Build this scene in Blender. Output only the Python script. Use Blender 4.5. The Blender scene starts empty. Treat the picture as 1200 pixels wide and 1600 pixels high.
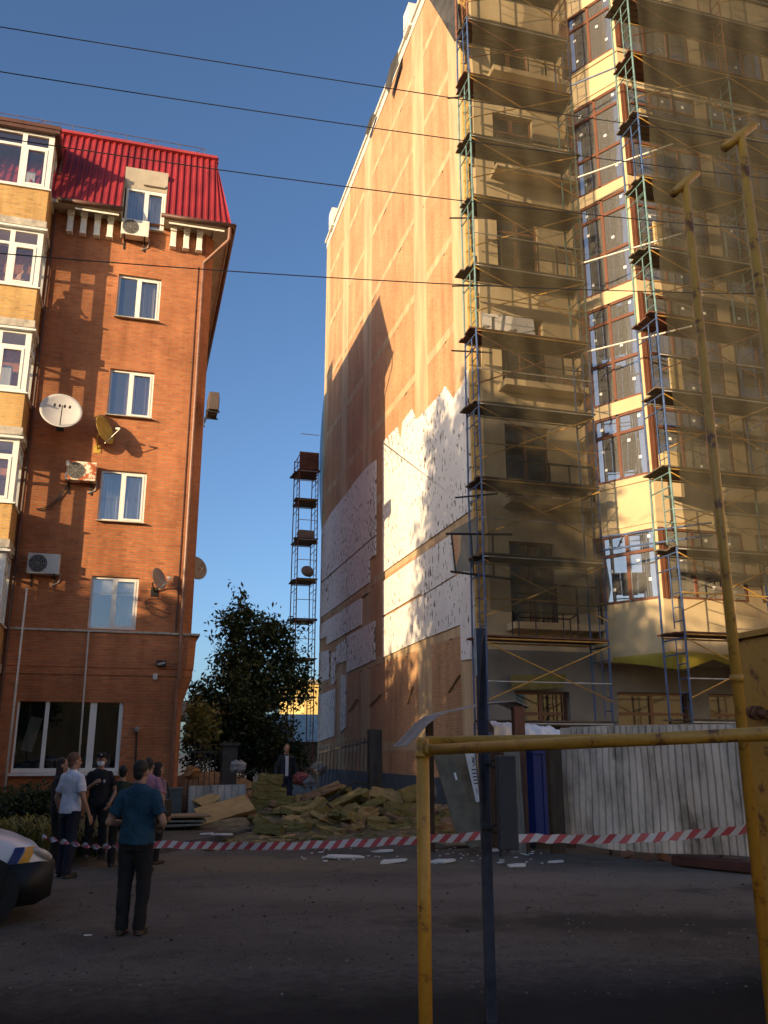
import bpy, bmesh, math, random
from mathutils import Vector, Matrix, Euler
R = math.radians
scene = bpy.context.scene
col = scene.collection
rnd = random.Random(7)

# ---------------------------------------------------------------- camera, sky, sun, exposure
CAM_H, FPX, PITCH, YAW = 1.72, 1370.0, R(15.35), R(15.7)
cam_d = bpy.data.cameras.new('camera')
cam_d.sensor_fit = 'VERTICAL'; cam_d.sensor_height = 24.0
cam_d.lens = FPX / 1600 * 24
cam_d.clip_start = 0.05; cam_d.clip_end = 3000
cam = bpy.data.objects.new('camera', cam_d); col.objects.link(cam)
cam.location = (0, 0, CAM_H)
cam.rotation_euler = (R(90) + PITCH, 0, -YAW)
scene.camera = cam

SUN = Vector((0.814, 0.550, -0.184)).normalized()      # the way sunlight travels
w = bpy.data.worlds.new('World'); scene.world = w; w.use_nodes = True
nt = w.node_tree; nt.nodes.clear()
sky = nt.nodes.new('ShaderNodeTexSky'); sky.sky_type = 'NISHITA'; sky.sun_disc = False
sky.sun_elevation = math.asin(-SUN.z); sky.sun_rotation = math.atan2(-SUN.x, -SUN.y)
sky.altitude = 150; sky.air_density = 0.8; sky.dust_density = 2.4; sky.ozone_density = 3.2
bg = nt.nodes.new('ShaderNodeBackground'); bg.inputs[1].default_value = 0.135
wo = nt.nodes.new('ShaderNodeOutputWorld')
nt.links.new(sky.outputs[0], bg.inputs[0]); nt.links.new(bg.outputs[0], wo.inputs[0])
sl = bpy.data.lights.new('sun', 'SUN'); sl.energy = 4.5; sl.angle = R(0.55); sl.color = (1.0, 0.74, 0.42)
so = bpy.data.objects.new('sun', sl); col.objects.link(so); so.location = (-40, -30, 40)
so.rotation_euler = SUN.to_track_quat('-Z', 'Y').to_euler()
scene.view_settings.view_transform = 'Standard'; scene.view_settings.look = 'None'
scene.view_settings.exposure = 0.80; scene.view_settings.gamma = 1.0
scene.cycles.max_bounces = 8; scene.cycles.transparent_max_bounces = 24
scene.cycles.use_denoising = True

# ---------------------------------------------------------------- pixel of the photo -> point on a plane of the place
_hd = Vector((math.sin(YAW), math.cos(YAW), 0)); _r = Vector((math.cos(YAW), -math.sin(YAW), 0))
_F = _hd * math.cos(PITCH) + Vector((0, 0, math.sin(PITCH))); _U = -_hd * math.sin(PITCH) + Vector((0, 0, math.cos(PITCH)))
_C = Vector((0, 0, CAM_H))
def at(x, y, ax, v):
    d = _r * (x - 600) - _U * (y - 800) + _F * FPX
    return _C + d * ((v - _C[ax]) / d[ax])
def PU(x, y, v): return at(x, y, 0, v)
def PS(x, y, v): return at(x, y, 1, v)
def PZ(x, y, v=0.0): return at(x, y, 2, v)
def PD(x, y, dist):                                     # at a distance along the viewing axis
    d = _r * (x - 600) - _U * (y - 800) + _F * FPX
    return _C + d * (dist / FPX)

# ---------------------------------------------------------------- materials
_m = {}
def _nodes(name):
    m = bpy.data.materials.new(name); m.use_nodes = True
    n = m.node_tree; n.nodes.clear()
    out = n.nodes.new('ShaderNodeOutputMaterial'); b = n.nodes.new('ShaderNodeBsdfPrincipled')
    n.links.new(b.outputs[0], out.inputs[0])
    return m, n, b, out
def _rgb(c, k=1.0): return tuple(min(1, max(0, x * k)) for x in c) + (1,)
def _noise(n, vec, scale, detail=4, rough=.6):
    t = n.nodes.new('ShaderNodeTexNoise'); t.inputs['Scale'].default_value = scale
    t.inputs['Detail'].default_value = detail; t.inputs['Roughness'].default_value = rough
    if vec is not None: n.links.new(vec, t.inputs['Vector'])
    return t.outputs['Fac']
def _ramp(n, fac, stops):
    r = n.nodes.new('ShaderNodeValToRGB'); e = r.color_ramp.elements
    while len(e) < len(stops): e.new(0.5)
    for i, (p, c) in enumerate(stops): e[i].position = p; e[i].color = c if len(c) == 4 else tuple(c) + (1,)
    n.links.new(fac, r.inputs[0]); return r.outputs[0]
def _mix(n, fac, a, b, mode='MIX'):
    x = n.nodes.new('ShaderNodeMix'); x.data_type = 'RGBA'; x.blend_type = mode
    for s, v in ((x.inputs[0], fac), (x.inputs[6], a), (x.inputs[7], b)):
        if hasattr(v, 'is_linked'): n.links.new(v, s)
        else: s.default_value = v
    return x.outputs[2]
def _math(n, op, a, b=0.0):
    x = n.nodes.new('ShaderNodeMath'); x.operation = op
    for s, v in zip(x.inputs, (a, b)):
        if hasattr(v, 'is_linked'): n.links.new(v, s)
        else: s.default_value = v
    return x.outputs[0]
def _bump(n, b, h, st, dist=.02):
    k = n.nodes.new('ShaderNodeBump'); k.inputs['Strength'].default_value = st; k.inputs['Distance'].default_value = dist
    n.links.new(h, k.inputs['Height']); n.links.new(k.outputs[0], b.inputs['Normal'])
def _coord(n, stretch=None):
    t = n.nodes.new('ShaderNodeTexCoord')
    if stretch is None: return t.outputs['Object']
    mp = n.nodes.new('ShaderNodeMapping'); mp.inputs['Scale'].default_value = stretch
    n.links.new(t.outputs['Object'], mp.inputs[0]); return mp.outputs[0]

def M(name, c, rough=.8, var=.2, scale=3.0, bump=0.0, bscale=40, metal=0.0, stretch=None, c2=None, spec=.4):
    if name in _m: return _m[name]
    m, n, b, o = _nodes(name); v = _coord(n, stretch)
    f = _noise(n, v, scale)
    c2 = c2 or tuple(x * (1 + var) for x in c)
    n.links.new(_ramp(n, f, [(.32, _rgb(c, 1 - var)), (.68, _rgb(c2))]), b.inputs['Base Color'])
    b.inputs['Roughness'].default_value = rough; b.inputs['Metallic'].default_value = metal
    b.inputs['Specular IOR Level'].default_value = spec
    if bump: _bump(n, b, _noise(n, v, bscale), bump)
    _m[name] = m; return m

def brick(name, c1, c2, mortar, w=.26, h=.077, ms=.012, var=.35):
    m, n, b, o = _nodes(name); t = n.nodes.new('ShaderNodeTexCoord')
    s = n.nodes.new('ShaderNodeSeparateXYZ'); n.links.new(t.outputs['Object'], s.inputs[0])
    c = n.nodes.new('ShaderNodeCombineXYZ')
    n.links.new(_math(n, 'ADD', s.outputs[0], s.outputs[1]), c.inputs[0]); n.links.new(s.outputs[2], c.inputs[1])
    bt = n.nodes.new('ShaderNodeTexBrick'); n.links.new(c.outputs[0], bt.inputs['Vector'])
    bt.inputs['Scale'].default_value = 1; bt.inputs['Brick Width'].default_value = w; bt.inputs['Row Height'].default_value = h
    bt.inputs['Mortar Size'].default_value = ms; bt.inputs['Mortar Smooth'].default_value = .3; bt.inputs['Bias'].default_value = -.1
    bt.inputs['Color1'].default_value = _rgb(c1); bt.inputs['Color2'].default_value = _rgb(c2); bt.inputs['Mortar'].default_value = _rgb(mortar)
    big = _ramp(n, _noise(n, t.outputs['Object'], .55, 5), [(.3, (1 - var,) * 3), (.7, (1 + var * .25,) * 3)])
    ms_ = n.nodes.new('ShaderNodeMapping'); ms_.inputs['Scale'].default_value = (1.3, 1.3, .16); n.links.new(t.outputs['Object'], ms_.inputs[0])
    big = _mix(n, 1.0, big, _ramp(n, _noise(n, ms_.outputs[0], 1.4, 5, .65), [(.34, (.80, .78, .76)), (.52, (1, 1, 1)), (.74, (1.10, 1.12, 1.16))]), 'MULTIPLY')
    # single odd bricks, darker burnt ones
    mp = n.nodes.new('ShaderNodeMapping'); mp.inputs['Scale'].default_value = (1 / w, 1 / h, 1); n.links.new(c.outputs[0], mp.inputs[0])
    wn = n.nodes.new('ShaderNodeTexNoise'); wn.inputs['Scale'].default_value = .9; wn.inputs['Detail'].default_value = 1; n.links.new(mp.outputs[0], wn.inputs['Vector'])
    odd = _ramp(n, wn.outputs['Fac'], [(.28, (.74,) * 3), (.38, (1,) * 3), (.62, (1,) * 3), (.72, (1.15,) * 3)])
    k = _mix(n, 1.0, bt.outputs['Color'], big, 'MULTIPLY'); k = _mix(n, 1.0, k, odd, 'MULTIPLY')
    n.links.new(k, b.inputs['Base Color']); b.inputs['Roughness'].default_value = .85; b.inputs['Specular IOR Level'].default_value = .25
    _bump(n, b, _math(n, 'SUBTRACT', 1.0, bt.outputs['Fac']), .6, .012)
    _m[name] = m; return m

def glass(name, tint, refl=.3, rough=.02, body=(.02, .022, .025), clear=.6):
    """window pane: partly see-through, partly mirror"""
    m = bpy.data.materials.new(name); m.use_nodes = True; n = m.node_tree; n.nodes.clear()
    out = n.nodes.new('ShaderNodeOutputMaterial'); tr = n.nodes.new('ShaderNodeBsdfTransparent'); tr.inputs[0].default_value = _rgb(tint)
    gl = n.nodes.new('ShaderNodeBsdfGlossy'); gl.inputs['Roughness'].default_value = rough; gl.inputs[0].default_value = (.9, .93, .95, 1)
    df = n.nodes.new('ShaderNodeBsdfDiffuse'); df.inputs[0].default_value = _rgb(body)
    fr = n.nodes.new('ShaderNodeLayerWeight'); fr.inputs[0].default_value = .5
    fz = _math(n, 'MULTIPLY', _math(n, 'POWER', fr.outputs['Facing'], 4.0), 1 - refl)
    a = n.nodes.new('ShaderNodeMixShader'); a.inputs[0].default_value = clear
    n.links.new(df.outputs[0], a.inputs[1]); n.links.new(tr.outputs[0], a.inputs[2])
    s = n.nodes.new('ShaderNodeMixShader'); n.links.new(_math(n, 'ADD', fz, refl), s.inputs[0])
    n.links.new(a.outputs[0], s.inputs[1]); n.links.new(gl.outputs[0], s.inputs[2]); n.links.new(s.outputs[0], out.inputs[0])
    _m[name] = m; return m

def netting(name, c, lo, hi, weave=.0):
    """debris net: threads finer than a pixel, so part cloth, part hole"""
    m = bpy.data.materials.new(name); m.use_nodes = True; n = m.node_tree; n.nodes.clear()
    out = n.nodes.new('ShaderNodeOutputMaterial'); tr = n.nodes.new('ShaderNodeBsdfTransparent')
    df = n.nodes.new('ShaderNodeBsdfDiffuse'); tl = n.nodes.new('ShaderNodeBsdfTranslucent')
    v = _coord(n, (1, 1, .35))
    cc = _ramp(n, _noise(n, v, 1.2, 5), [(.3, _rgb(c, .75)), (.7, _rgb(c, 1.3))])
    n.links.new(cc, df.inputs[0]); n.links.new(cc, tl.inputs[0])
    a = n.nodes.new('ShaderNodeMixShader'); a.inputs[0].default_value = .3
    n.links.new(df.outputs[0], a.inputs[1]); n.links.new(tl.outputs[0], a.inputs[2])
    f = _ramp(n, _noise(n, v, .7, 4), [(.3, (lo,) * 3), (.7, (hi,) * 3)])
    s = n.nodes.new('ShaderNodeMixShader'); n.links.new(f, s.inputs[0])
    n.links.new(tr.outputs[0], s.inputs[1]); n.links.new(a.outputs[0], s.inputs[2]); n.links.new(s.outputs[0], out.inputs[0])
    _m[name] = m; return m

def leafmat(name, c, c2):
    m = bpy.data.materials.new(name); m.use_nodes = True; n = m.node_tree; n.nodes.clear()
    out = n.nodes.new('ShaderNodeOutputMaterial'); df = n.nodes.new('ShaderNodeBsdfPrincipled'); tl = n.nodes.new('ShaderNodeBsdfTranslucent')
    g = n.nodes.new('ShaderNodeNewGeometry')
    cc = _ramp(n, g.outputs['Random Per Island'], [(0, _rgb(c)), (1, _rgb(c2))])
    n.links.new(cc, df.inputs['Base Color']); n.links.new(cc, tl.inputs[0]); df.inputs['Roughness'].default_value = .5
    a = n.nodes.new('ShaderNodeMixShader'); a.inputs[0].default_value = .3
    n.links.new(df.outputs[0], a.inputs[1]); n.links.new(tl.outputs[0], a.inputs[2]); n.links.new(a.outputs[0], out.inputs[0])
    _m[name] = m; return m

# ---------------------------------------------------------------- mesh building
class MB:
    def __init__(s): s.v = []; s.f = []
    def add(s, vs, fs):
        k = len(s.v); s.v += [tuple(p) for p in vs]; s.f += [tuple(i + k for i in f) for f in fs]; return s
    def box(s, a, b):
        x0, y0, z0 = a; x1, y1, z1 = b
        x0, x1 = min(x0, x1), max(x0, x1); y0, y1 = min(y0, y1), max(y0, y1); z0, z1 = min(z0, z1), max(z0, z1)
        return s.add([(x0, y0, z0), (x1, y0, z0), (x1, y1, z0), (x0, y1, z0), (x0, y0, z1), (x1, y0, z1), (x1, y1, z1), (x0, y1, z1)],
                     [(0, 3, 2, 1), (4, 5, 6, 7), (0, 1, 5, 4), (1, 2, 6, 5), (2, 3, 7, 6), (3, 0, 4, 7)])
    def obox(s, c, size, rot):
        """box of that size round centre c, turned by the Euler angles rot"""
        m = Euler(rot).to_matrix(); h = [x / 2 for x in size]; c = Vector(c)
        vs = [c + m @ Vector((i * h[0], j * h[1], k * h[2])) for i, j, k in ((-1, -1, -1), (1, -1, -1), (1, 1, -1), (-1, 1, -1), (-1, -1, 1), (1, -1, 1), (1, 1, 1), (-1, 1, 1))]
        return s.add(vs, [(0, 3, 2, 1), (4, 5, 6, 7), (0, 1, 5, 4), (1, 2, 6, 5), (2, 3, 7, 6), (3, 0, 4, 7)])
    def tube(s, p, q, r, r2=None, n=8):
        p, q = Vector(p), Vector(q); r2 = r if r2 is None else r2
        d = (q - p).normalized(); a = d.orthogonal().normalized(); b = d.cross(a)
        vs = []
        for c, rr in ((p, r), (q, r2)):
            vs += [c + (a * math.cos(2 * math.pi * i / n) + b * math.sin(2 * math.pi * i / n)) * rr for i in range(n)]
        fs = [(i, (i + 1) % n, n + (i + 1) % n, n + i) for i in range(n)] + [tuple(range(n - 1, -1, -1)), tuple(range(n, 2 * n))]
        return s.add(vs, fs)
    def path(s, pts, r, n=6):
        for p, q in zip(pts, pts[1:]):
            if (Vector(q) - Vector(p)).length > 1e-5: s.tube(p, q, r, n=n)
        return s
    def loft(s, rings, cap=True):
        n = len(rings[0]); vs = [p for r in rings for p in r]; fs = []
        for k in range(len(rings) - 1):
            for i in range(n):
                j = (i + 1) % n; fs.append((k * n + i, k * n + j, (k + 1) * n + j, (k + 1) * n + i))
        if cap: fs += [tuple(range(n - 1, -1, -1)), tuple(range((len(rings) - 1) * n, len(rings) * n))]
        return s.add(vs, fs)
    def ell(s, c, r, n=14, m=10, rot=(0, 0, 0)):
        c = Vector(c); mt = Euler(rot).to_matrix(); vs = [c + mt @ Vector((0, 0, -r[2]))]; fs = []
        for k in range(1, m):
            a = -math.pi / 2 + math.pi * k / m
            vs += [c + mt @ Vector((r[0] * math.cos(a) * math.cos(2 * math.pi * i / n), r[1] * math.cos(a) * math.sin(2 * math.pi * i / n), r[2] * math.sin(a))) for i in range(n)]
        vs.append(c + mt @ Vector((0, 0, r[2])))
        for i in range(n): fs.append((0, 1 + (i + 1) % n, 1 + i))
        for k in range(m - 2):
            for i in range(n):
                j = (i + 1) % n; fs.append((1 + k * n + i, 1 + k * n + j, 1 + (k + 1) * n + j, 1 + (k + 1) * n + i))
        t = len(vs) - 1; o = 1 + (m - 2) * n
        for i in range(n): fs.append((o + i, o + (i + 1) % n, t))
        return s.add(vs, fs)
    def prism(s, poly, d):
        """flat polygon (list of points) given thickness along vector d"""
        d = Vector(d); n = len(poly); vs = [Vector(p) for p in poly] + [Vector(p) + d for p in poly]
        return s.add(vs, [tuple(range(n)), tuple(range(2 * n - 1, n - 1, -1))] + [(i, n + i, n + (i + 1) % n, (i + 1) % n) for i in range(n)])
    def quad(s, *p): return s.add(p, [tuple(range(len(p)))])
    def move(s, loc, rz=0.0, rot=None):
        m = Euler(rot if rot else (0, 0, rz)).to_matrix(); loc = Vector(loc)
        s.v = [tuple(m @ Vector(p) + loc) for p in s.v]; return s
    def build(s, name, mat, parent=None, smooth=False, bevel=0.0, fix=True):
        me = bpy.data.meshes.new(name); me.from_pydata(s.v, [], s.f); me.update()
        if fix:
            bm = bmesh.new(); bm.from_mesh(me); bmesh.ops.recalc_face_normals(bm, faces=bm.faces); bm.to_mesh(me); bm.free()
        me.materials.append(mat)
        if smooth:
            for p in me.polygons: p.use_smooth = True
        o = bpy.data.objects.new(name, me); col.objects.link(o)
        if parent is not None: o.parent = parent
        if bevel:
            b = o.modifiers.new('bevel', 'BEVEL'); b.width = bevel; b.segments = 2; b.limit_method = 'ANGLE'
        return o
def tag(o, label=None, cat=None, group=None, kind=None):
    if label: o['label'] = label
    if cat: o['category'] = cat
    if group: o['group'] = group
    if kind: o['kind'] = kind
    elif label and cat: o['kind'] = 'thing'
    return o
def thing(name, label, cat, loc=(0, 0, 0), rz=0.0, group=None):
    o = bpy.data.objects.new(name, None); col.objects.link(o); o.location = loc; o.rotation_euler = (0, 0, rz); o.empty_display_size = .2
    return tag(o, label, cat, group)
def copy_tree(o, parent=None):
    c = o.copy(); col.objects.link(c)
    if parent is not None: c.parent = parent
    for ch in list(o.children): copy_tree(ch, c)
    return c
def wall_grid(mb, P, us, zs, holes, depth):
    """a wall face with openings: P(u, z, d) gives the point d behind the face; reveals of that depth round each hole"""
    us = sorted(set([round(x, 4) for x in us] + [round(x, 4) for h in holes for x in h[:2]]))
    zs = sorted(set([round(x, 4) for x in zs] + [round(x, 4) for h in holes for x in h[2:]]))
    for a, b in zip(us, us[1:]):
        for c, d in zip(zs, zs[1:]):
            if any(h[0] - 1e-4 <= a and b <= h[1] + 1e-4 and h[2] - 1e-4 <= c and d <= h[3] + 1e-4 for h in holes): continue
            mb.quad(P(a, c, 0), P(b, c, 0), P(b, d, 0), P(a, d, 0))
    for a, b, c, d in holes:
        for (p, q) in (((a, c), (b, c)), ((b, c), (b, d)), ((b, d), (a, d)), ((a, d), (a, c))):
            mb.quad(P(*p, 0), P(*q, 0), P(*q, depth), P(*p, depth))
    return mb
# ================================================================ SETTING: ground, road, pavement
def groundmat(name, c, dark, light, rough=.95):
    m, n, b, o = _nodes(name); v = _coord(n)
    base = _ramp(n, _noise(n, v, .45, 8, .72), [(.35, _rgb(c, .62)), (.65, _rgb(c, 1.32))])
    patch = _ramp(n, _noise(n, v, .9, 5, .6), [(.56, (0, 0, 0)), (.66, (1, 1, 1))])
    k = _mix(n, _math(n, 'MULTIPLY', patch, .65), base, _rgb(dark))
    grit = _noise(n, v, 42, 3, .7)
    k = _mix(n, _ramp(n, grit, [(.58, (0, 0, 0)), (.75, (1, 1, 1))]), k, _rgb(light))
    k = _mix(n, _ramp(n, _noise(n, v, 21, 2, .5), [(.30, (1, 1, 1)), (.38, (0, 0, 0))]), k, _rgb(dark))
    n.links.new(k, b.inputs['Base Color']); b.inputs['Roughness'].default_value = rough; b.inputs['Specular IOR Level'].default_value = .2
    h = _math(n, 'ADD', _noise(n, v, 30, 5, .7), _math(n, 'MULTIPLY', _noise(n, v, 3, 4), 1.5)); _bump(n, b, h, .8, .03)
    return m
M_LOT = groundmat('packed asphalt', (.135, .118, .102), (.050, .044, .039), (.27, .24, .205))
M_ROAD = groundmat('road asphalt', (.028, .026, .025), (.020, .0185, .018), (.048, .044, .043))
M_PAVE = groundmat('worn concrete paving', (.105, .090, .070), (.06, .05, .04), (.17, .15, .12))
def lot_stains():                                       # a long oily patch on the lot and pale dust along the fence
    n = M_LOT.node_tree; b = [x for x in n.nodes if x.type == 'BSDF_PRINCIPLED'][0]; k = b.inputs['Base Color'].links[0].from_socket; v = _coord(n)
    wob = _math(n, 'MULTIPLY', _math(n, 'SUBTRACT', _noise(n, v, 1.8, 6, .7), .5), 1.6)
    for (x, y), (sx, sy), c in (((985, 1442), (.34, 1.3), (.040, .035, .031)), ((960, 1372), (.30, .85), (.24, .205, .17)), ((470, 1350), (.22, .75), (.20, .165, .115)), ((620, 1395), (.3, 1.2), (.19, .165, .14))):
        p = PZ(x, y); m = n.nodes.new('ShaderNodeMapping'); m.vector_type = 'TEXTURE'; m.inputs['Location'].default_value = p; m.inputs['Rotation'].default_value = (0, 0, -.27); m.inputs['Scale'].default_value = (1 / sx, 1 / sy, 1)
        n.links.new(v, m.inputs[0]); l = n.nodes.new('ShaderNodeVectorMath'); l.operation = 'LENGTH'; n.links.new(m.outputs[0], l.inputs[0])
        f = _ramp(n, _math(n, 'ADD', l.outputs['Value'], wob), [(.45, (.75,) * 3), (1.0, (0,) * 3)]); k = _mix(n, f, k, _rgb(c))
    n.links.new(k, b.inputs['Base Color'])
lot_stains()
MB().quad((-900, -900, 0), (900, -900, 0), (900, 900, 0), (-900, 900, 0)).build('ground', M_LOT)['kind'] = 'structure'
ra, rb = PZ(-300, 1545), PZ(1500, 1478); dv = (rb - ra).normalized(); nv = Vector((dv.y, -dv.x, 0))
edge = [ra - dv * 60]
for i in range(81):
    t = i / 80; p = ra.lerp(rb, t); edge.append(p + nv * (rnd.uniform(-.06, .06) + .08 * math.sin(t * 9)))
edge.append(rb + dv * 80)
def road_edge_shade():                                        # painted shade gradient: lot tone darkens to road over the first metre or so
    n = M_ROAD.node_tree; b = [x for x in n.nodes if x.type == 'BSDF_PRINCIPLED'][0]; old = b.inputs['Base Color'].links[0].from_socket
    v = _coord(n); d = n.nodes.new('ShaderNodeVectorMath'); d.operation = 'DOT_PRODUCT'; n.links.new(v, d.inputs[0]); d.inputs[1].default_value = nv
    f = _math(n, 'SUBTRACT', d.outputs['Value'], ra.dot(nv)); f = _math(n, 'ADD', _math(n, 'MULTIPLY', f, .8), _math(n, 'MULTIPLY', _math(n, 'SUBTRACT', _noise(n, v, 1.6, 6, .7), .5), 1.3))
    dust = _ramp(n, _noise(n, v, 9, 5, .7), [(.3, (.07, .061, .054)), (.7, (.17, .15, .13))])  # lighter lot tone, where the painted shade gradient starts
    n.links.new(_mix(n, _ramp(n, f, [(.0, (0, 0, 0)), (.95, (1, 1, 1))]), dust, old), b.inputs['Base Color'])  # dust is the lighter lot tone, faded into the road as painted shade
road_edge_shade()
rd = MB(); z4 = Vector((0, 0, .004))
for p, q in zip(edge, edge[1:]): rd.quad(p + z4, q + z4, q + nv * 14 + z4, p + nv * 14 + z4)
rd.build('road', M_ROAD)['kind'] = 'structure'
KH = .13
kerb_px = [(-160, 1372), (60, 1355), (150, 1347), (245, 1335), (345, 1316)]
kp = [PZ(x, y) for x, y in kerb_px] + [PZ(392, 1306)]
pv = MB(); back = Vector((0, 0, 0))
top = [Vector((p.x, p.y, KH)) for p in kp]; top[-1].z = .05
far = [Vector((-13, 25.4, KH)), Vector((1.9, 25.4, KH)), Vector((2.6, 25.4, .05))]
pv.prism([Vector((p.x, p.y + .16, 0)) for p in kp] + [Vector((q.x, q.y, 0)) for q in reversed(far)], (0, 0, KH))
pv.build('pavement', M_PAVE)['kind'] = 'structure'
kb = MB()
for i, (p, q) in enumerate(zip(kp, kp[1:])):
    L = (q - p).length; m = max(1, round(L / 1.0))
    for j in range(m):
        a, c = p.lerp(q, j / m + .006), p.lerp(q, (j + 1) / m - .006); hz = KH + .012 + rnd.uniform(-.008, .008)
        kb.prism([a, c, c + Vector((0, .16, 0)), a + Vector((0, .16, 0))], (0, 0, hz))
kb.build('kerb', M('kerb concrete', (.10, .095, .088), .9, .3, 4, .3))['kind'] = 'structure'

# ================================================================ LEFT BUILDING
FS = 25.13                                              # its street front stands on the plane y = FS
M_BR = brick('red brick', (.56, .185, .066), (.46, .135, .050), (.33, .20, .12))
M_YB = brick('yellow brick', (.62, .36, .115), (.54, .29, .085), (.50, .36, .20), var=.2)
M_UPVC = M('white window frame', (.74, .72, .66), .35, .06, 2)
M_GL = glass('window glass', (.86, .88, .90), .26, .02, (.16, .16, .17), .80)
M_GLB = glass('balcony glass', (.93, .95, .95), .16, .02, (.3, .3, .3), .95)
M_ROOM = M('dim room', (.030, .032, .038), .9, .3, .8)
M_CURT = M('curtain cloth', (.36, .36, .40), .9, .25, 2, stretch=(9, 1, .3))
M_CURTW = M('cream curtain', (.50, .44, .36), .9, .25, 2, stretch=(9, 1, .3))
M_CURTP = M('mauve curtain', (.30, .22, .26), .9, .25, 2, stretch=(9, 1, .3))
M_RED = M('red roof sheet', (.255, .022, .027), .55, .28, 1.5, stretch=(1, 1, .3))
M_REDT = M('red ridge flashing', (.34, .045, .045), .45, .15, 2)
M_SOF = M('beige soffit board', (.40, .34, .26), .8, .15, 2)
M_GUT = M('brown gutter', (.10, .045, .03), .5, .2, 4)
M_CONC = M('stained concrete ledge', (.42, .37, .30), .9, .35, 4, .4)
M_WHITE = M('white painted corbel', (.72, .68, .60), .7, .12, 5)
M_DARKM = M('dark iron', (.025, .023, .022), .6, .3, 6)

L = thing('apartment_house', 'red brick apartment house with red metal mansard roof and glazed yellow balconies', 'apartment house', (-2, FS, 0))
def LB(mb, name, mat, parent=None, **k):                # build in world coordinates under the house
    p = parent or L
    off = Vector((0, 0, 0)); q = p
    while q is not None: off += q.location; q = q.parent
    mb.v = [tuple(Vector(v) - off) for v in mb.v]
    return mb.build(name, mat, p, **k)
WIN = [(-1.32, -.06, 14.35, 15.79), (-1.32, -.06, 11.20, 12.67), (-1.32, -.06, 8.03, 9.53), (-1.32, -.06, 4.985, 6.44)]
GW = (-2.88, -.22, 1.22, 3.30)
wl = MB()
PF = lambda u, z, d: (u, FS + d, z)
wall_grid(wl, PF, [-13, 1.22], [0, 17.7], WIN + [GW, (-1.34, -.10, 17.40, 17.7)], .16)
for z0, z1, uo in ((0, 3.02, 1.32), (4.93, 17.7, 1.47)):
    c = uo - 1.22
    wl.quad((1.22, FS, z0), (1.22 + c, FS + c, z0), (1.22 + c, FS + c, z1), (1.22, FS, z1))
    wl.quad((uo, FS + c, z0), (uo, FS + 14, z0), (uo, FS + 14, z1), (uo, FS + c, z1))
wl.quad((-13, FS + 14, 0), (1.47, FS + 14, 0), (1.47, FS + 14, 17.7), (-13, FS + 14, 17.7))
wl.quad((-13, FS, 0), (-13, FS + 14, 0), (-13, FS + 14, 17.7), (-13, FS, 17.7))
LB(wl, 'wall', M_BR, fix=False)
# the projecting belt under the concrete ledge
bl = MB(); sp = .05
def belt(z0, z1, ur0, ur1, o0, o1):
    bl.loft([[(-13, FS - o, z), (ur - .22, FS - o, z), (ur, FS + .18, z), (ur, FS + 9, z), (-13, FS + 9, z)] for z, ur, o in ((z0, ur0, o0), (z1, ur1, o1))])
belt(3.93, 4.88, 1.58, 1.62, sp, sp); belt(3.74, 3.915, 1.56, 1.56, sp + .015, sp + .015); belt(3.02, 3.73, 1.33, 1.56, .004, .035)
bb = LB(bl, 'brick_belt', M_BR)
lg = MB(); x = -13.0
while x < 1.70:
    x2 = min(1.70, x + rnd.uniform(1.0, 1.6))
    lg.obox(((x + x2) / 2, FS - .03 + .02, 4.91 + rnd.uniform(-.006, .006)), (x2 - x - .01, .19, .055), (R(3), 0, rnd.uniform(-.006, .006))); x = x2
lg.box((1.5, FS + .1, 4.885), (1.70, FS + 9, 4.935))
LB(lg, 'ledge', M_CONC)

def make_window(mb_parent, u0, u1, z0, z1, s, mull, fr=.065, leaf=True, curt=M_CURT, side=None, sill=True, depth=1.0):
    """frame, panes, drapery and a dim room behind, all children of the house"""
    f = MB(); y0, y1 = s - .035, s + .035
    f.box((u0, y0, z0), (u0 + fr, y1, z1)); f.box((u1 - fr, y0, z0), (u1, y1, z1))
    f.box((u0 + fr, y0, z1 - fr), (u1 - fr, y1, z1)); f.box((u0 + fr, y0, z0), (u1 - fr, y1, z0 + fr))
    um = u0 + (u1 - u0) * mull; f.box((um - fr * .65, y0 + .003, z0 + fr), (um + fr * .65, y1, z1 - fr))
    if leaf:                                            # opening leaf on the right with its own sash
        a, b, c, d = um + fr * .65, u1 - fr, z0 + fr, z1 - fr; k = .05
        f.box((a, y0 - .012, c), (a + k, y0 + .03, d)); f.box((b - k, y0 - .012, c), (b, y0 + .03, d)); f.box((a + k, y0 - .012, d - k), (b - k, y0 + .03, d)); f.box((a + k, y0 - .012, c), (b - k, y0 + .03, c + k))
    w_ = LB(f, 'window', M_UPVC, mb_parent)
    LB(MB().quad((u0 + .02, s + .012, z0 + .02), (u1 - .02, s + .012, z0 + .02), (u1 - .02, s + .012, z1 - .02), (u0 + .02, s + .012, z1 - .02)), 'pane', M_GL, w_, fix=False)
    if curt:
        c = MB(); n = 46; rows = []
        lo, hi = (u0, u1) if side is None else side
        pts = [(lo + (hi - lo) * i / n, s + .20 + .03 * math.sin(i * 1.7) + .018 * math.sin(i * .63 + 1)) for i in range(n + 1)]
        for (a, ya), (b, yb) in zip(pts, pts[1:]): c.quad((a, ya, z0), (b, yb, z0), (b, yb, z1), (a, ya, z1))
        LB(c, 'curtain', curt, w_, fix=False)
    r = MB(); r.box((u0 - .2, s + .30, z0 - .2), (u1 + .2, s + .34, z1 + .2)); LB(r, 'room', M_ROOM, w_)
    if sill: LB(MB().obox(((u0 + u1) / 2, FS - .02, z0 - .02), (u1 - u0 + .06, .26, .025), (R(5), 0, 0)), 'sill', M_CONC, w_)
    return w_
make_window(L, *WIN[0], FS + .12, .47, curt=M_CURTW, side=(-.72, -.1))
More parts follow.
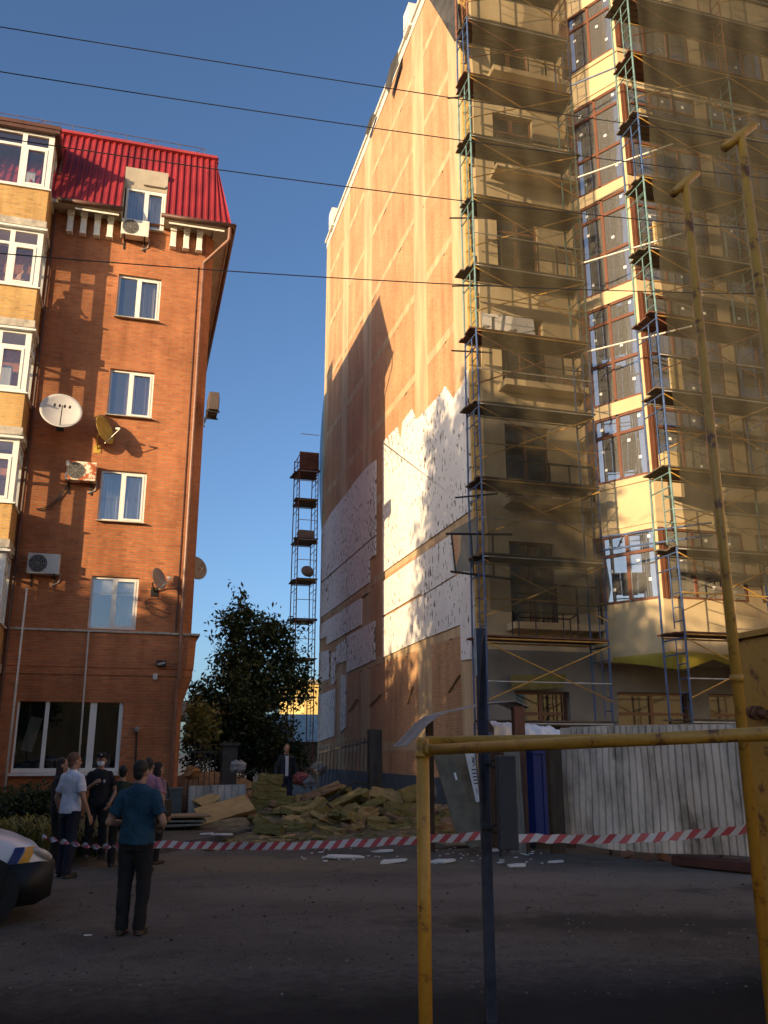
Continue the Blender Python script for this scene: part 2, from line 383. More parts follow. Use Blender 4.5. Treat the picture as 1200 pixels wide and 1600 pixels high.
make_window(L, *WIN[1], FS + .12, .47, curt=M_CURTP, side=(-.9, -.1))
make_window(L, *WIN[2], FS + .12, .48, curt=M_CURT)
w4 = make_window(L, *WIN[3], FS + .12, .48, curt=M_CURTW, side=(-.6, -.1), sill=False)
LB(MB().quad((-1.25, FS + .19, 5.95), (-.1, FS + .19, 5.95), (-.1, FS + .19, 6.4), (-1.25, FS + .19, 6.4)), 'roller_blind', M('cream roller blind', (.55, .50, .42), .8, .1), w4, fix=False)
# ground floor shop window, three lights
gf = MB(); s = FS + .10; u0, u1, z0, z1 = GW
gf.box((u0, s - .04, z0), (u0 + .05, s + .04, z1)); gf.box((u1 - .10, s - .04, z0), (u1, s + .04, z1)); gf.box((u0 + .05, s - .04, z1 - .05), (u1 - .10, s + .04, z1)); gf.box((u0 + .05, s - .04, z0), (u1 - .10, s + .04, z0 + .11))
for m_, hw in ((-2.14, .05), (-.98, .085)): gf.box((m_ - hw, s - .043, z0 + .11), (m_ + hw, s + .04, z1 - .05))
gf.obox(((u0 + u1) / 2, FS - .06, z0 - .035), (u1 - u0 + .16, .34, .05), (R(4), 0, 0))
gw = LB(gf, 'shop_window', M_UPVC)
M_SHOP = glass('shop glass', (.55, .60, .62), .10, .02, (.02, .022, .025), .8)
LB(MB().quad((u0 + .02, s + .01, z0 + .02), (u1 - .02, s + .01, z0 + .02), (u1 - .02, s + .01, z1 - .02), (u0 + .02, s + .01, z1 - .02)), 'pane', M_SHOP, gw, fix=False)
r = MB(); r.box((u0 - .2, s + 2.2, .3), (u1 + .2, s + 2.24, 3.6)); r.box((u0 - .2, s + .02, z0 - .2), (u1 + .2, s + 2.2, z0 - .16)); r.box((u0 - .2, s + .02, z1 + .1), (u1 + .2, s + 2.2, z1 + .14)); r.box((u0 - .22, s + .02, .3), (u0 - .18, s + 2.2, 3.6)); r.box((u1 + .18, s + .02, .3), (u1 + .22, s + 2.2, 3.6))
LB(r, 'room', M_ROOM, gw)
g = MB()
for k in range(14): g.obox((rnd.uniform(u0 + .15, u1 - .3), s + rnd.uniform(.3, .7), z0 + rnd.uniform(.08, .3)), (rnd.uniform(.1, .3), .2, rnd.uniform(.1, .4)), (0, 0, rnd.uniform(-.3, .3)))
LB(g, 'window_display', M('goods on display', (.16, .08, .07), .7, .5, 3, c2=(.25, .24, .24)), gw)
g = MB().obox((-2.52, s + .5, 2.2), (.30, .04, .9), (0, R(12), 0)); LB(g, 'hanging_cloth', M_CURTW, gw)

# mansard roof: ribbed red sheet with a slot for the attic window
EZ, RZ, ES, RS = 17.62, 21.05, FS - .62, FS + .90
EU, RU = 1.93, 1.40
slot = (-1.40, -.09, 19.52)
def mans(u, z): return Vector((u, ES + (z - EZ) / (RZ - EZ) * (RS - ES), z))
nrm = Vector((0, -(RZ - EZ), (RS - ES))).normalized()
rf = MB(); pitch = .20; u = -13.0
def umax(z): return EU + (z - EZ) / (RZ - EZ) * (RU - EU)
prof = [(0, 0), (.10, 0), (.125, .045), (.175, .045), (.20, 0)]
while u < EU - .02:
    for (a, ha), (b, hb) in zip(prof, prof[1:]):
        x0, x1 = u + a, u + b
        spans = [(EZ, RZ)]
        if x1 > slot[0] and x0 < slot[1]: spans = [(slot[2], RZ)]
        for lo, hi in spans:
            xa, xb = min(x0, umax(lo)), min(x1, umax(lo)); xc, xd = min(x0, umax(hi)), min(x1, umax(hi))
            if xb - xa < 1e-4 and xd - xc < 1e-4: continue
            rf.quad(mans(xa, lo) + nrm * ha, mans(xb, lo) + nrm * hb, mans(xd, hi) + nrm * hb, mans(xc, hi) + nrm * ha)
    u += pitch
# right-hand slope, back slope and flat top
B = FS + 13.4
rf.quad((EU, ES, EZ), (EU, B + .62, EZ), (RU, B - .9, RZ), (RU, RS, RZ)); rf.quad((EU, B + .62, EZ), (-13, B + .62, EZ), (-13, B - .9, RZ), (RU, B - .9, RZ))
rf.quad((-13, RS, RZ), (RU, RS, RZ), (RU, B - .9, RZ), (-13, B - .9, RZ))
roof = LB(rf, 'roof', M_RED, fix=False)
fl = MB(); fl.obox(((-13 + RU) / 2, RS - .05, RZ + .0), (13 + RU + .1, .16, .14), (R(-20), 0, 0)); fl.box((RU - .02, RS - .06, RZ - .1), (RU + .10, B - .9, RZ + .06))
LB(fl, 'ridge_flashing', M_REDT, roof)
cp = MB(); x = -13.0
while x < RU: cp.box((x, RS - .02, RZ + .06), (x + .12, RS + .5, RZ + .105)); x += .24
LB(cp, 'roof_sheet_edge', M('dark red sheet edge', (.12, .02, .025), .5, .2), roof)
# chimney vent on the roof behind (its shadow shows on the brick wall next door)
LB(MB().box((.2, FS + 9.4, RZ), (1.0, FS + 10.2, RZ + 1.2)).box((.1, FS + 9.3, RZ + 1.2), (1.1, FS + 10.3, RZ + 1.3)), 'chimney', M_BR, roof)
# eaves: soffit, fascia, gutter in two runs
sf = MB()
for a, b in ((-13, slot[0]), (slot[1], EU)):
    sf.quad((a, ES + .03, EZ - .03), (b, ES + .03, EZ - .03), (b, FS + .3, EZ - .03), (a, FS + .3, EZ - .03))
    sf.box((a, ES - .01, EZ - .11), (b, ES + .03, EZ + .005))
sf.box((1.4, ES + .03, EZ - .07), (EU, B + .6, EZ - .03)); sf.box((EU - .04, ES + .03, EZ - .11), (EU, B + .6, EZ + .02))
sof = LB(sf, 'soffit', M_SOF)
gt = MB()
for a, b in ((-3.2, slot[0] + .06), (slot[1] - .12, EU + .06)):
    gt.tube((a, ES - .075, EZ - .03), (b, ES - .075, EZ - .03), .07, n=10)
gt.tube((EU + .07, ES - .1, EZ - .03), (EU + .07, B + .6, EZ - .03), .08, n=10)
gut = LB(gt, 'gutter', M_GUT, smooth=True)
for a, b in ((-2.7, slot[0] - .05), (slot[1] + .12, 1.72)): LB(MB().box((a, ES + .05, EZ - .20), (b, ES + .075, EZ - .145)), 'fascia_strip', M_WHITE, sof)
# attic window in its slot
aw = make_window(L, -1.32, -.12, 17.42, 18.86, FS + .10, .5, curt=M_CURT, sill=True)
at_ = MB(); at_.box((slot[0], FS + .06, 18.87), (slot[1], FS + .30, slot[2] + .1))
for uu in (slot[0], slot[1] - .03): at_.prism([(uu, ES + .02, EZ - .1), (uu, FS + .35, EZ - .1), (uu, FS + .35, slot[2]), (uu, mans(0, slot[2]).y, slot[2])], (.03, 0, 0))
at_.quad((slot[0], mans(0, slot[2]).y, slot[2]), (slot[1], mans(0, slot[2]).y, slot[2]), (slot[1], FS + .4, slot[2] - .0), (slot[0], FS + .4, slot[2]))
at_.box((-.82, FS - .02, 19.02), (-.15, FS + .06, 19.12))
LB(at_, 'attic_reveal', M_SOF, aw)
# white corbels under the soffit
for px in (110.5, 131.5, 153, 173.5, 271, 291.5, 312):
    uc = PS(px, 345 if px < 200 else 370, FS - .1).x
    c = MB(); c.box((uc - .085, FS - .20, 16.92), (uc + .085, FS - .001, 17.585)); c.box((uc - .10, FS - .26, 17.40), (uc + .10, FS - .20, 17.585)); c.box((uc - .095, FS - .225, 16.86), (uc + .095, FS - .001, 16.92))
    LB(c, 'corbel', M_WHITE, bevel=.01)
# downpipe with elbow from the gutter, clips
dp = MB(); pu = 1.17
dp.path([(EU - .05, ES - .05, EZ - .1), (EU - .06, ES + .0, EZ - .5), (pu, FS - .09, 16.5), (pu, FS - .09, 5.0), (pu + .02, FS - .15, 4.6), (pu + .02, FS - .15, 3.7), (pu - .02, FS - .09, 3.3), (pu - .02, FS - .09, .3)], .055, 10)
for z in (15.2, 13.4, 11.6, 9.8, 8.0, 6.2): dp.tube((pu, FS - .09, z), (pu, FS - .09, z + .06), .068, n=10)
LB(dp, 'downpipe', M('copper brown downpipe', (.20, .085, .05), .45, .25, 3), smooth=False)
LB(MB().box((pu - .16, FS - .025, 4.95), (pu - .135, FS, 16.4)), 'conduit', M_GUT)
# lattice snow guard along the ridge
sg = MB(); ys = RS + .35; zb, zt = RZ + .05, RZ + .62; x = RU - .35; xs = []
while x > -7: xs.append(x); x -= .86
for i, x in enumerate(xs):
    sg.tube((x, ys, zb), (x, ys, zt), .011, n=5)
    if i + 1 < len(xs):
        a, b = (zb + .02, zt) if i % 2 else (zt, zb + .02); sg.tube((x, ys, a), (xs[i + 1], ys, b), .010, n=5)
sg.tube((xs[0], ys, zt), (xs[-1], ys, zt), .013, n=5); sg.tube((xs[0], ys, zb + .03), (xs[-1], ys, zb + .03), .010, n=5)
LB(sg, 'snow_guard', M('rusty roof guard', (.12, .075, .07), .7, .3), roof)

# glazed balcony tower
BS, BR_ = 23.93, -3.40                                  # front plane, right edge
lev = [(17.50, 19.33), (14.33, 16.10), (11.16, 12.96), (8.06, 9.80), (4.92, 6.72), (1.9, 3.6)]
bal_first = None
for i, (z0, z1) in enumerate(lev):
    zlow = lev[i + 1][1] if i + 1 < len(lev) else 0
    bk = MB()
    zc = zlow + .34 if i + 1 < len(lev) else .3
    for a, b in (((-13, BS, zc), (BR_, BS + .12, z0 - .05)), ((BR_ - .12, BS + .12, zc), (BR_, FS, z0 - .05))): bk.box(a, b)
    fr = MB(); F = .065
    y0, y1 = BS + .02, BS + .09
    # front: corner post, mullions, transom ; one opening leaf next to the corner
    us = [-13, -11.4, -9.8, -8.2, -6.35, -4.21, BR_ - .075]
    for u in us: fr.box((u - (.065 if u != us[-1] else .075), y0, z0), (u + (.065 if u != us[-1] else .075), y1 + (.06 if u == us[-1] else 0), z1))
    tr = z1 - .46
    for a, b in zip(us, us[1:]):
        a2, b2 = a + .065, b - (.065 if b != us[-1] else .075)
        fr.box((a2, y0, z1 - .07), (b2, y1, z1)); fr.box((a2, y0, z0), (b2, y1, z0 + .09)); fr.box((a2, y0, tr - .04), (b2, y1, tr + .04))
    a, b = -4.145, BR_ - .15; k = .07
    fr.box((a, y0 - .015, z0 + .09), (a + k, y0 + .03, tr - .04)); fr.box((b - k, y0 - .015, z0 + .09), (b, y0 + .03, tr - .04)); fr.box((a + k, y0 - .015, z0 + .09), (b - k, y0 + .03, z0 + .09 + k)); fr.box((a + k, y0 - .015, tr - .04 - k), (b - k, y0 + .03, tr - .04))
    # side
    x0, x1 = BR_ - .09, BR_ - .02
    for s in (BS + .62, FS - .04): fr.box((x0, s - .045, z0), (x1, s + .04, z1))
    for a, b in ((BS + .15, BS + .575), (BS + .66, FS - .085)):
        fr.box((x0, a, z1 - .07), (x1, b, z1)); fr.box((x0, a, z0), (x1, b, z0 + .08))
        if i != 1: fr.box((x0, a, tr - .035), (x1, b, tr + .035))
    bal = LB(bk, 'balcony', M_YB)
    f_ = LB(fr, 'balcony_frame', M_UPVC, bal)
    LB(MB().quad((-13, BS + .055, z0), (BR_ - .06, BS + .055, z0), (BR_ - .06, BS + .055, z1), (-13, BS + .055, z1)).quad((BR_ - .055, BS + .06, z0), (BR_ - .055, FS, z0), (BR_ - .055, FS, z1), (BR_ - .055, BS + .06, z1)), 'pane', M_GLB, f_, fix=False)
    ld = MB(); ld.box((-13, BS - .06, z0 - .045), (BR_ + .07, BS + .14, z0 - .005)); ld.box((BR_ - .1, BS + .14, z0 - .045), (BR_ + .06, FS, z0 - .005))
    LB(ld, 'sill', M_UPVC, bal)
    if i + 1 < len(lev):
        sb = MB(); sb.box((-13, BS - .05, zlow + .12), (BR_ + .05, FS - .01, zlow + .335)); LB(sb, 'slab', M_CONC, bal)
        nb = MB(); nb.box((-13, BS - .11, zlow + .005), (BR_ + .10, BS + .30, zlow + .06)); nb.box((-13, BS + .0, zlow + .06), (BR_ + .0, FS - .01, zlow + .12)); LB(nb, 'drip_ledge', M_UPVC, bal)
    if i != 1:                                         # stuff inside: shelf, curtain
        q = MB(); q.box((-5.6, FS - .45, z0 - .9), (-4.9, FS - .05, z0 + .75)); q.box((-4.2, FS - .35, z0 - .9), (-3.95, FS - .1, z0 + 1.1)); LB(q, 'balcony_cupboard', M_CURTW if i % 2 else M_CURT, bal)
tp = MB(); tp.box((-13, BS - .14, 19.34), (BR_ + .14, FS + .6, 19.46)); tp.box((-13, BS - .17, 19.46), (BR_ + .17, BS - .02, 19.58)); LB(tp, 'balcony_roof', M_GUT)
sh = MB(); x = -13.0
while x < BR_ + .1: sh.box((x, BS - .1, 19.58), (x + .13, FS + 1.0, 19.62)); x += .24
sh.prism([(-13, BS - .05, 19.575), (-13, FS + 1.0, 20.4), (-13, FS + 1.0, 19.575)], (13 + BR_ + .1, 0, 0))
LB(sh, 'balcony_roof_sheet', M_RED)
dq = MB(); dq.path([(BR_ + .1, FS - .08, 19.3), (BR_ + .1, FS - .08, .3)], .04, 8); LB(dq, 'downpipe', M_GUT)

# ---- things fixed to the house
def ac_unit(name, label, u, s, z, mat, rz=0.0, grp=None):
    """outdoor unit: .82 wide .56 high .30 deep, back against the wall"""
    t = thing(name, label, 'air conditioner', (u, s, z), rz, grp)
    c = MB(); c.box((-.41, -.36, .02), (.41, -.06, .57)); c.build('casing', mat, t, bevel=.015)
    cx, cz = -.14, .295
    g = MB(); n = 28
    for r_ in (.05, .10, .15, .20, .235):
        pts = [(cx + r_ * math.cos(2 * math.pi * i / n), -.372, cz + r_ * math.sin(2 * math.pi * i / n)) for i in range(n + 1)]; g.path(pts, .006, 4)
    for i in range(8): g.tube((cx, -.374, cz), (cx + .235 * math.cos(i * math.pi / 4), -.374, cz + .235 * math.sin(i * math.pi / 4)), .005, n=4)
    g.build('fan_grille', M('grey grille wire', (.30, .28, .25), .5, .2), t)
    d = MB(); d.loft([[(cx + .24 * math.cos(2 * math.pi * i / n), y, cz + .24 * math.sin(2 * math.pi * i / n)) for i in range(n)] for y in (-.3605, -.3625)]); d.build('fan_opening', M('dark fan well', (.05, .045, .04), .7, .3), t)
    p = MB(); p.box((.14, -.3635, .08), (.36, -.36, .5)); p.build('service_panel', mat, t)
    for x in (-.3, .3): b = MB(); b.box((x - .02, -.40, -.03), (x + .02, 0, .015)); b.box((x - .02, -.03, -.30), (x + .02, 0, -.03)); b.build('bracket', M_DARKM, t)
    h = MB().path([(.36, -.10, .2), (.44, -.08, .05), (.40, -.02, -.15), (.2, -.02, -.25)], .015, 6); h.build('hose', M('hose', (.35, .33, .3), .6, .2), t)
    return t
M_ACW = M('cream enamel', (.70, .66, .56), .4, .06, 2); M_ACG = M('grey enamel', (.50, .49, .46), .45, .08, 2)
def rustmat():
    m, n, b, o = _nodes('rusted enamel'); v = _coord(n)
    f = _ramp(n, _noise(n, v, 5, 6, .7), [(.47, _rgb((.72, .66, .52))), (.52, _rgb((.45, .12, .03))), (.7, _rgb((.28, .06, .02)))])
    n.links.new(f, b.inputs['Base Color']); b.inputs['Roughness'].default_value = .6; return m
M_RUST = rustmat()
p = PS(208, 378, FS); ac_unit('air_conditioner', 'cream air conditioner below the attic window in the red roof', p.x + .04, FS, p.z, M_ACW)
p = PS(126, 757, FS); ac_unit('air_conditioner', 'badly rusted air conditioner beside the middle brick wall window', p.x, FS, p.z, M_RUST)
p = PS(68, 901, FS); ac_unit('air_conditioner', 'grey air conditioner in the shade, lowest on the brick front', p.x, FS, p.z, M_ACG)
# two on the far side wall, seen past the corner
p = PU(331, 648, 1.47 + .2); ac_unit('air_conditioner', 'dark air conditioner jutting from the side wall high above the passage', 1.47, p.y, p.z, M('dark brown grille casing', (.10, .07, .055), .6, .2), R(90))
p = PU(291, 1120, 1.34 + .2); ac_unit('air_conditioner', 'shaded air conditioner low on the side wall next to the tree', 1.34, 30, p.z, M_ACG, R(90))

def dish(name, label, c, r, aim, mat, backmat, arm=.55, lnbs=1, mount=None):
    """parabolic dish: centre c, radius r, facing aim; bracket back to the wall at mount"""
    t = thing(name, label, 'satellite dish', c)
    a = Vector(aim).normalized(); x = a.cross(Vector((0, 0, 1))).normalized(); z = x.cross(a)
    d = MB(); n = 36; rings = []
    for k in range(1, 8):
        q = k / 7; rings.append([tuple((x * math.cos(2 * math.pi * i / n) + z * math.sin(2 * math.pi * i / n)) * r * q + a * (.22 * r * q * q)) for i in range(n)])
    d.loft(rings, cap=False); d.f.append(tuple(range(n - 1, -1, -1)))
    o = d.build('reflector', mat, t, smooth=True, fix=False); sm = o.modifiers.new('thick', 'SOLIDIFY'); sm.thickness = .012
    m = MB(); f = a * arm - z * r * .35; m.tube(-z * r * .95, f, .014, n=6)
    m.build('feed_arm', M_ACW if lnbs == 1 else M_DARKM, t)
    for i in range(lnbs):
        off = x * ((i - (lnbs - 1) / 2) * .13); l = MB(); l.tube(f + off, f + off - a * .12 + z * .05, .03, .035, 8); l.build('feed_horn', M_ACW if lnbs == 1 else M_DARKM, t)
    if mount is not None:
        b = MB(); w_ = Vector(mount) - Vector(c); b.path([-a * .02 - z * r * .15, -a * .18 - z * r * .2, w_], .022, 6); b.box(tuple(w_ - Vector((.1, .0, .13))), tuple(w_ + Vector((.1, .02, .13)))); b.build('mount', backmat, t)
    return t
M_DG = M('grey dish enamel', (.52, .49, .46), .5, .06, 2); M_DY = M('yellowed dish enamel', (.50, .33, .06), .5, .25, 4); M_DW = M('pale dish enamel with rust', (.50, .46, .40), .5, .3, 3, c2=(.30, .16, .10))
c = PS(95, 645, FS - .75); dish('satellite_dish', 'large round grey satellite dish beside the glazed balconies', c, .56, (.14, -1, .28), M_DG, M_DARKM, .62, 4, (c.x - .05, FS - .02, c.z - .15))
c = PS(160, 673, FS - .42); dish('satellite_dish', 'yellowed satellite dish turned sideways next to the big grey one', c, .43, (.86, -.52, .28), M_DY, M('yellow bracket', (.5, .33, .06), .5, .2), .55, 1, (c.x - .12, FS - .02, c.z - .42))
c = PS(246, 905, FS - .38); dish('satellite_dish', 'small white satellite dish near the downpipe above the ledge', c, .31, (.80, -.60, .24), M_DW, M_DARKM, .45, 1, (c.x - .05, FS - .02, c.z - .3))
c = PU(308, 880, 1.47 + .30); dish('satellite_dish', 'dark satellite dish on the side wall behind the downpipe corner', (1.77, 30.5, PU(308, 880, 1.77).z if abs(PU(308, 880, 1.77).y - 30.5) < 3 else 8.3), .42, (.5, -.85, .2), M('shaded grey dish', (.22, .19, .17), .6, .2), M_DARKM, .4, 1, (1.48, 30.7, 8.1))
# flag staffs, floodlight, small lamp
def staff(label, a, b): t = thing('flag_staff', label, 'flagpole', a); m = MB().tube((0, 0, 0), Vector(b) - Vector(a), .028, .022, 8); m.ell(Vector(b) - Vector(a), (.035, .035, .035)); m.build('pole', M('grey white pole paint', (.46, .43, .38), .6, .15), t, smooth=True); k = MB(); k.box((-.05, -.05, 0), (.05, .05, .12)); k.build('base_plate', M_DARKM, t)
a = PS(4, 1268, 23.2); b = PS(42, 921, 23.6); staff('bare whitish flagpole leaning at the left end of the shop window', a, b)
a = PS(121, 1225, FS - .35); a.z = KH; b = PS(138.5, 988, FS - .12); staff('thin bare flagpole standing in front of the shop window', a, b)
p = PS(252, 1037, FS - .15); t = thing('floodlight', 'small floodlight box on the brick belt above the shop window', 'floodlight', (p.x, FS - .05, p.z))
MB().box((-.13, -.16, -.08), (.13, -.02, .09)).build('housing', M_DARKM, t, bevel=.01); MB().obox((0, -.175, 0), (.2, .02, .05), (R(20), R(-14), 0)).build('reflector_plate', M_ACG, t)
p = PS(242.5, 1057, FS - .1); t = thing('junction_box', 'little white junction box under the brick belt', 'junction box', (p.x, FS - .0, p.z)); MB().box((-.06, -.1, -.08), (.06, -.04, .08)).build('case', M_ACG, t, bevel=.01); MB().tube((0, -.02, .08), (0, -.02, .18), .012).build('cable', M_DARKM, t)
p = PS(214, 1140, FS - .1); t = thing('wall_lamp', 'round wall lamp with cable on brick right of the shop window', 'wall lamp', (p.x, FS, p.z)); MB().tube((0, -.12, 0), (0, 0, 0), .07, .05, 12).ell((0, -.14, 0), (.075, .07, .075)).build('lamp_head', M('grey lamp', (.22, .2, .19), .5, .1), t, smooth=True); MB().tube((.0, -.02, -.06), (.03, -.02, -1.0), .02).build('conduit', M_DARKM, t)
# loose wiring loops on the brick
t = thing('cable_coil', 'loose black cable looped on brick below the small dish', 'cable', PS(246, 950, FS)); n = MB()
pts = [(.34 * math.cos(k * .33) * (1 + .1 * math.sin(k)), -.015, .26 * math.sin(k * .29) * (1 if k < 20 else .6)) for k in range(44)]; n.path(pts, .006, 4); n.build('wire', M_DARKM, t)
t = thing('drooping_hose', 'dark drooping hoses from the rusted air conditioner', 'hose', PS(107, 757, FS - .05)); n = MB()
e = PS(56, 795, FS - .05) - PS(107, 757, FS - .05)
for d in (0, .1): n.path([Vector((0, 0, 0)).lerp(e, k / 12) + Vector((0, 0, -(.28 + d) * math.sin(math.pi * k / 12) * .8)) for k in range(13)], .014, 5)
n.build('hose', M_DARKM, t)
# ================================================================ RIGHT BUILDING (under renovation)
WU, CS, FE = 8.45, 21.2, 41.5                           # blind wall plane x = WU, street front y = CS, far corner y = FE
M_WB = brick('pale wall brick', (.58, .30, .145), (.52, .26, .12), (.50, .36, .23), .26, .077, .012, .22)
M_FRAME = M('streaked concrete', (.50, .355, .21), .9, .24, 1.2, .3, 30, stretch=(1, 1.5, .25))
M_PLAS = M('tan plaster', (.53, .41, .245), .9, .10, 1.0, .15)
M_PLASD = M('grey base plaster', (.22, .20, .17), .9, .2, 1.0, .15)
M_BROWN = M('brown window frame', (.16, .065, .038), .35, .15, 3)
M_OPEN = M('unlit interior', (.020, .018, .015), .9, .3, 1)
M_BGL = glass('tower glass', (.62, .66, .70), .34, .015, (.27, .26, .25), .50)
M_DGL = glass('dark door glass', (.4, .4, .4), .06, .05, (.02, .02, .02), .6)
def foam():
    m, n, b, o = _nodes('white foam board'); t = n.nodes.new('ShaderNodeTexCoord')
    mp = n.nodes.new('ShaderNodeMapping'); mp.inputs['Scale'].default_value = (1, 4.6, 2.0); n.links.new(t.outputs['Object'], mp.inputs[0])
    big = _ramp(n, _noise(n, t.outputs['Object'], .45, 3), [(.35, (0,) * 3), (.7, (.14,) * 3)])
    f = _math(n, 'ADD', _noise(n, mp.outputs[0], 1.9, 3, .55), big)
    spots = _ramp(n, f, [(.66, (0,) * 3), (.69, (1,) * 3)])
    base = _ramp(n, _noise(n, t.outputs['Object'], .9, 5), [(.3, (.70, .66, .62)), (.7, (.82, .79, .75))])
    k = _mix(n, spots, base, (.16, .13, .10, 1))
    n.links.new(k, b.inputs['Base Color']); b.inputs['Roughness'].default_value = .9; return m
M_FOAM = foam()
A = thing('apartment_block', 'tall apartment block under renovation with a blind orange brick side wall and scaffolded tan front', 'apartment block', (WU, CS, 0))
def RB(mb, name, mat, parent=None, **k):
    p = parent or A
    off = Vector((0, 0, 0)); q = p
    while q is not None: off += q.location; q = q.parent
    mb.v = [tuple(Vector(v) - off) for v in mb.v]
    return mb.build(name, mat, p, **k)
TOP = 28.55
bw = MB(); bw.box((WU, CS + .02, 0), (WU + .3, FE, TOP)); bw.box((WU + .3, FE - .3, 0), (26, FE, TOP)); bw.box((25.7, CS, 0), (26, FE - .3, TOP)); bw.box((WU + .3, CS + .4, TOP - .3), (25.7, FE - .3, TOP - .02))
RB(bw, 'brick_wall', M_WB)
# concrete columns and floor edges flush with the brick, a few mm proud
cf = MB(); slabs = [4.95 + 3.02 * i for i in range(8)]
cols = [(CS + .03, 22.35), (24.85, 26.15), (30.2, 31.0), (32.0, 33.3), (36.2, 37.4), (40.6, FE - .01)]
for i, (a, b) in enumerate(cols):
    if i == 2: continue
    cf.box((WU - .006, a, .3), (WU, b, TOP - .02))
for z in slabs + [1.95]:
    prev = CS + .03
    spans = []; ss = [c for i, c in enumerate(cols) if i != 2]
    for (a, b), (c, d) in zip(ss, ss[1:]): spans.append((b, c))
    for a, b in spans: cf.box((WU - .006, a, z - .16 + rnd.uniform(-.02, .02)), (WU, b, z + .14))
RB(cf, 'concrete_frame', M_FRAME)
ch = MB()                                               # plaster wiped along the joints, small open holes
for z in slabs:
    y = 23.0
    while y < 40:
        if rnd.random() < .5: ch.box((WU - .012, y, z - .20), (WU - .0065, y + rnd.uniform(.05, .5), z - .165))
        y += rnd.uniform(.8, 3)
RB(ch, 'mortar_smears', M_DARKM)
RB(MB().box((WU - .012, CS + .5, .0), (WU - .001, FE - .5, 1.05)), 'painted_base', M('faded blue base paint', (.075, .085, .11), .8, .3, 3))
# parapet
pp = MB(); pp.box((WU - .10, CS - .2, TOP), (WU + .35, FE + .15, TOP + .16)); pp.box((WU - .03, CS, TOP - .42), (WU - .001, FE, TOP))
par = RB(pp, 'parapet', M('white parapet sheet', (.66, .62, .54), .5, .1, 2))
for (x0, x1, y0, y1) in ((629, 645, 18, 56), (513, 522, 352, 378)):
    a = PU((x0 + x1) / 2, y1, WU - .1)
    RB(MB().box((WU - .16, a.y - .35, TOP - .1), (WU + .2, a.y + .35, TOP + .95)).box((WU - .19, a.y - .25, TOP + .1), (WU - .16, a.y + .25, TOP + .8)), 'parapet_vent', M_WHITE, par)
# ---- white foam boards stuck on the lower wall
def Wp(x, y): p = PU(x, y, WU); return (p.y, p.z)
def board(poly, th=.05):
    b = MB(); b.prism([(WU - .0065, y, z) for y, z in poly], (-th, 0, 0)); return RB(b, 'foam_board', M_FOAM)
def clipz(xs, lo, hi): return None
up = [Wp(735, 575), Wp(730, 582), Wp(726, 600), Wp(716, 612), Wp(711, 625), Wp(697, 604), Wp(694, 612), Wp(655, 655), Wp(650, 653), Wp(645, 640), Wp(631, 660), Wp(629, 683), Wp(625, 684), Wp(622, 668), Wp(599, 692)]
e0 = CS + .04
# right-hand field: upper piece down to the gap at 8.0, then two rows below
board([(e0, 8.02), (e0, up[0][1])] + [(max(e0, y), z) for y, z in up[1:]] + [(30.05, up[-1][1]), (30.05, 8.02)])
g2 = [(30.05, 7.68), (e0 + .5, 7.74), (e0 + .5, 7.2), (e0 + .9, 6.6), (e0 + .9, 6.44), (26.0, 6.44), (26.0, 6.36), (30.05, 6.40)]
board([(22.9, 7.72), (30.05, 7.68), (30.05, 6.44), (25.6, 6.50), (25.5, 6.42), (22.7, 6.5)])
board([(e0, 6.40), (e0 + .55, 6.46), (25.5, 6.38), (25.55, 5.9), (25.6, 5.06), (22.25, 5.06), (22.25, 4.1), (e0, 4.06)])
board([(25.64, 6.40), (30.05, 6.36), (30.05, 4.96), (25.64, 5.06)])
# left-hand field beyond the bare strip
lo = [Wp(588, 720), Wp(575, 730), Wp(560, 748), Wp(540, 775), Wp(520, 800), Wp(504, 828)]
board([(31.1, 9.66), (31.1, lo[0][1])] + lo[1:] + [(41.3, lo[-1][1]), (41.3, 9.7)])
board([(31.1, 9.6), (31.1, 8.9), (32.0, 8.9), (32.0, 8.0), (41.3, 7.95), (41.3, 9.6)])
board([(32.1, 7.62), (33.2, 7.62), (33.2, 6.55), (39.6, 6.5), (39.6, 6.9), (41.3, 6.9), (41.3, 7.62)])
board([(31.2, 6.42), (31.2, 5.0), (32.9, 4.95), (35.6, 4.9), (35.6, 6.4)])
board([(35.75, 5.4), (37.6, 5.4), (37.6, 6.2), (35.75, 6.3)]); board([(37.8, 4.6), (38.6, 4.6), (38.6, 6.0), (37.8, 6.0)])
board([(39.0, 4.9), (41.3, 4.9), (41.3, 6.3), (39.0, 6.2)]); board([(35.75, 2.7), (37.7, 2.8), (37.7, 4.3), (41.3, 4.2), (41.3, 2.4), (38.8, 2.3), (38.8, 2.9), (37.7, 2.8), (36.8, 2.4)][:1] + [(36.6, 2.5), (36.6, 4.9), (35.75, 4.8)])
board([(37.75, 2.4), (41.3, 2.2), (41.3, 4.3), (37.75, 4.4)])
# leftover laths stuck at a slant on the bare brick
for (x0, y0, x1, y1) in ((645, 1072, 637, 1100), (718, 1054, 700, 1082), (558, 1092, 545, 1112), (595, 1085, 577, 1103)):
    a, b = PU(x0, y0, WU - .05), PU(x1, y1, WU - .05)
    o = MB().tube((0, 0, 0), b - a, .03, n=4).build('wooden_lath', M('old lath', (.34, .21, .08), .8, .3, 4), None); o.location = a
    tag(o, 'short wooden lath stuck slantwise on the bare brick of the side wall', 'lath', 'laths stuck on the side wall')

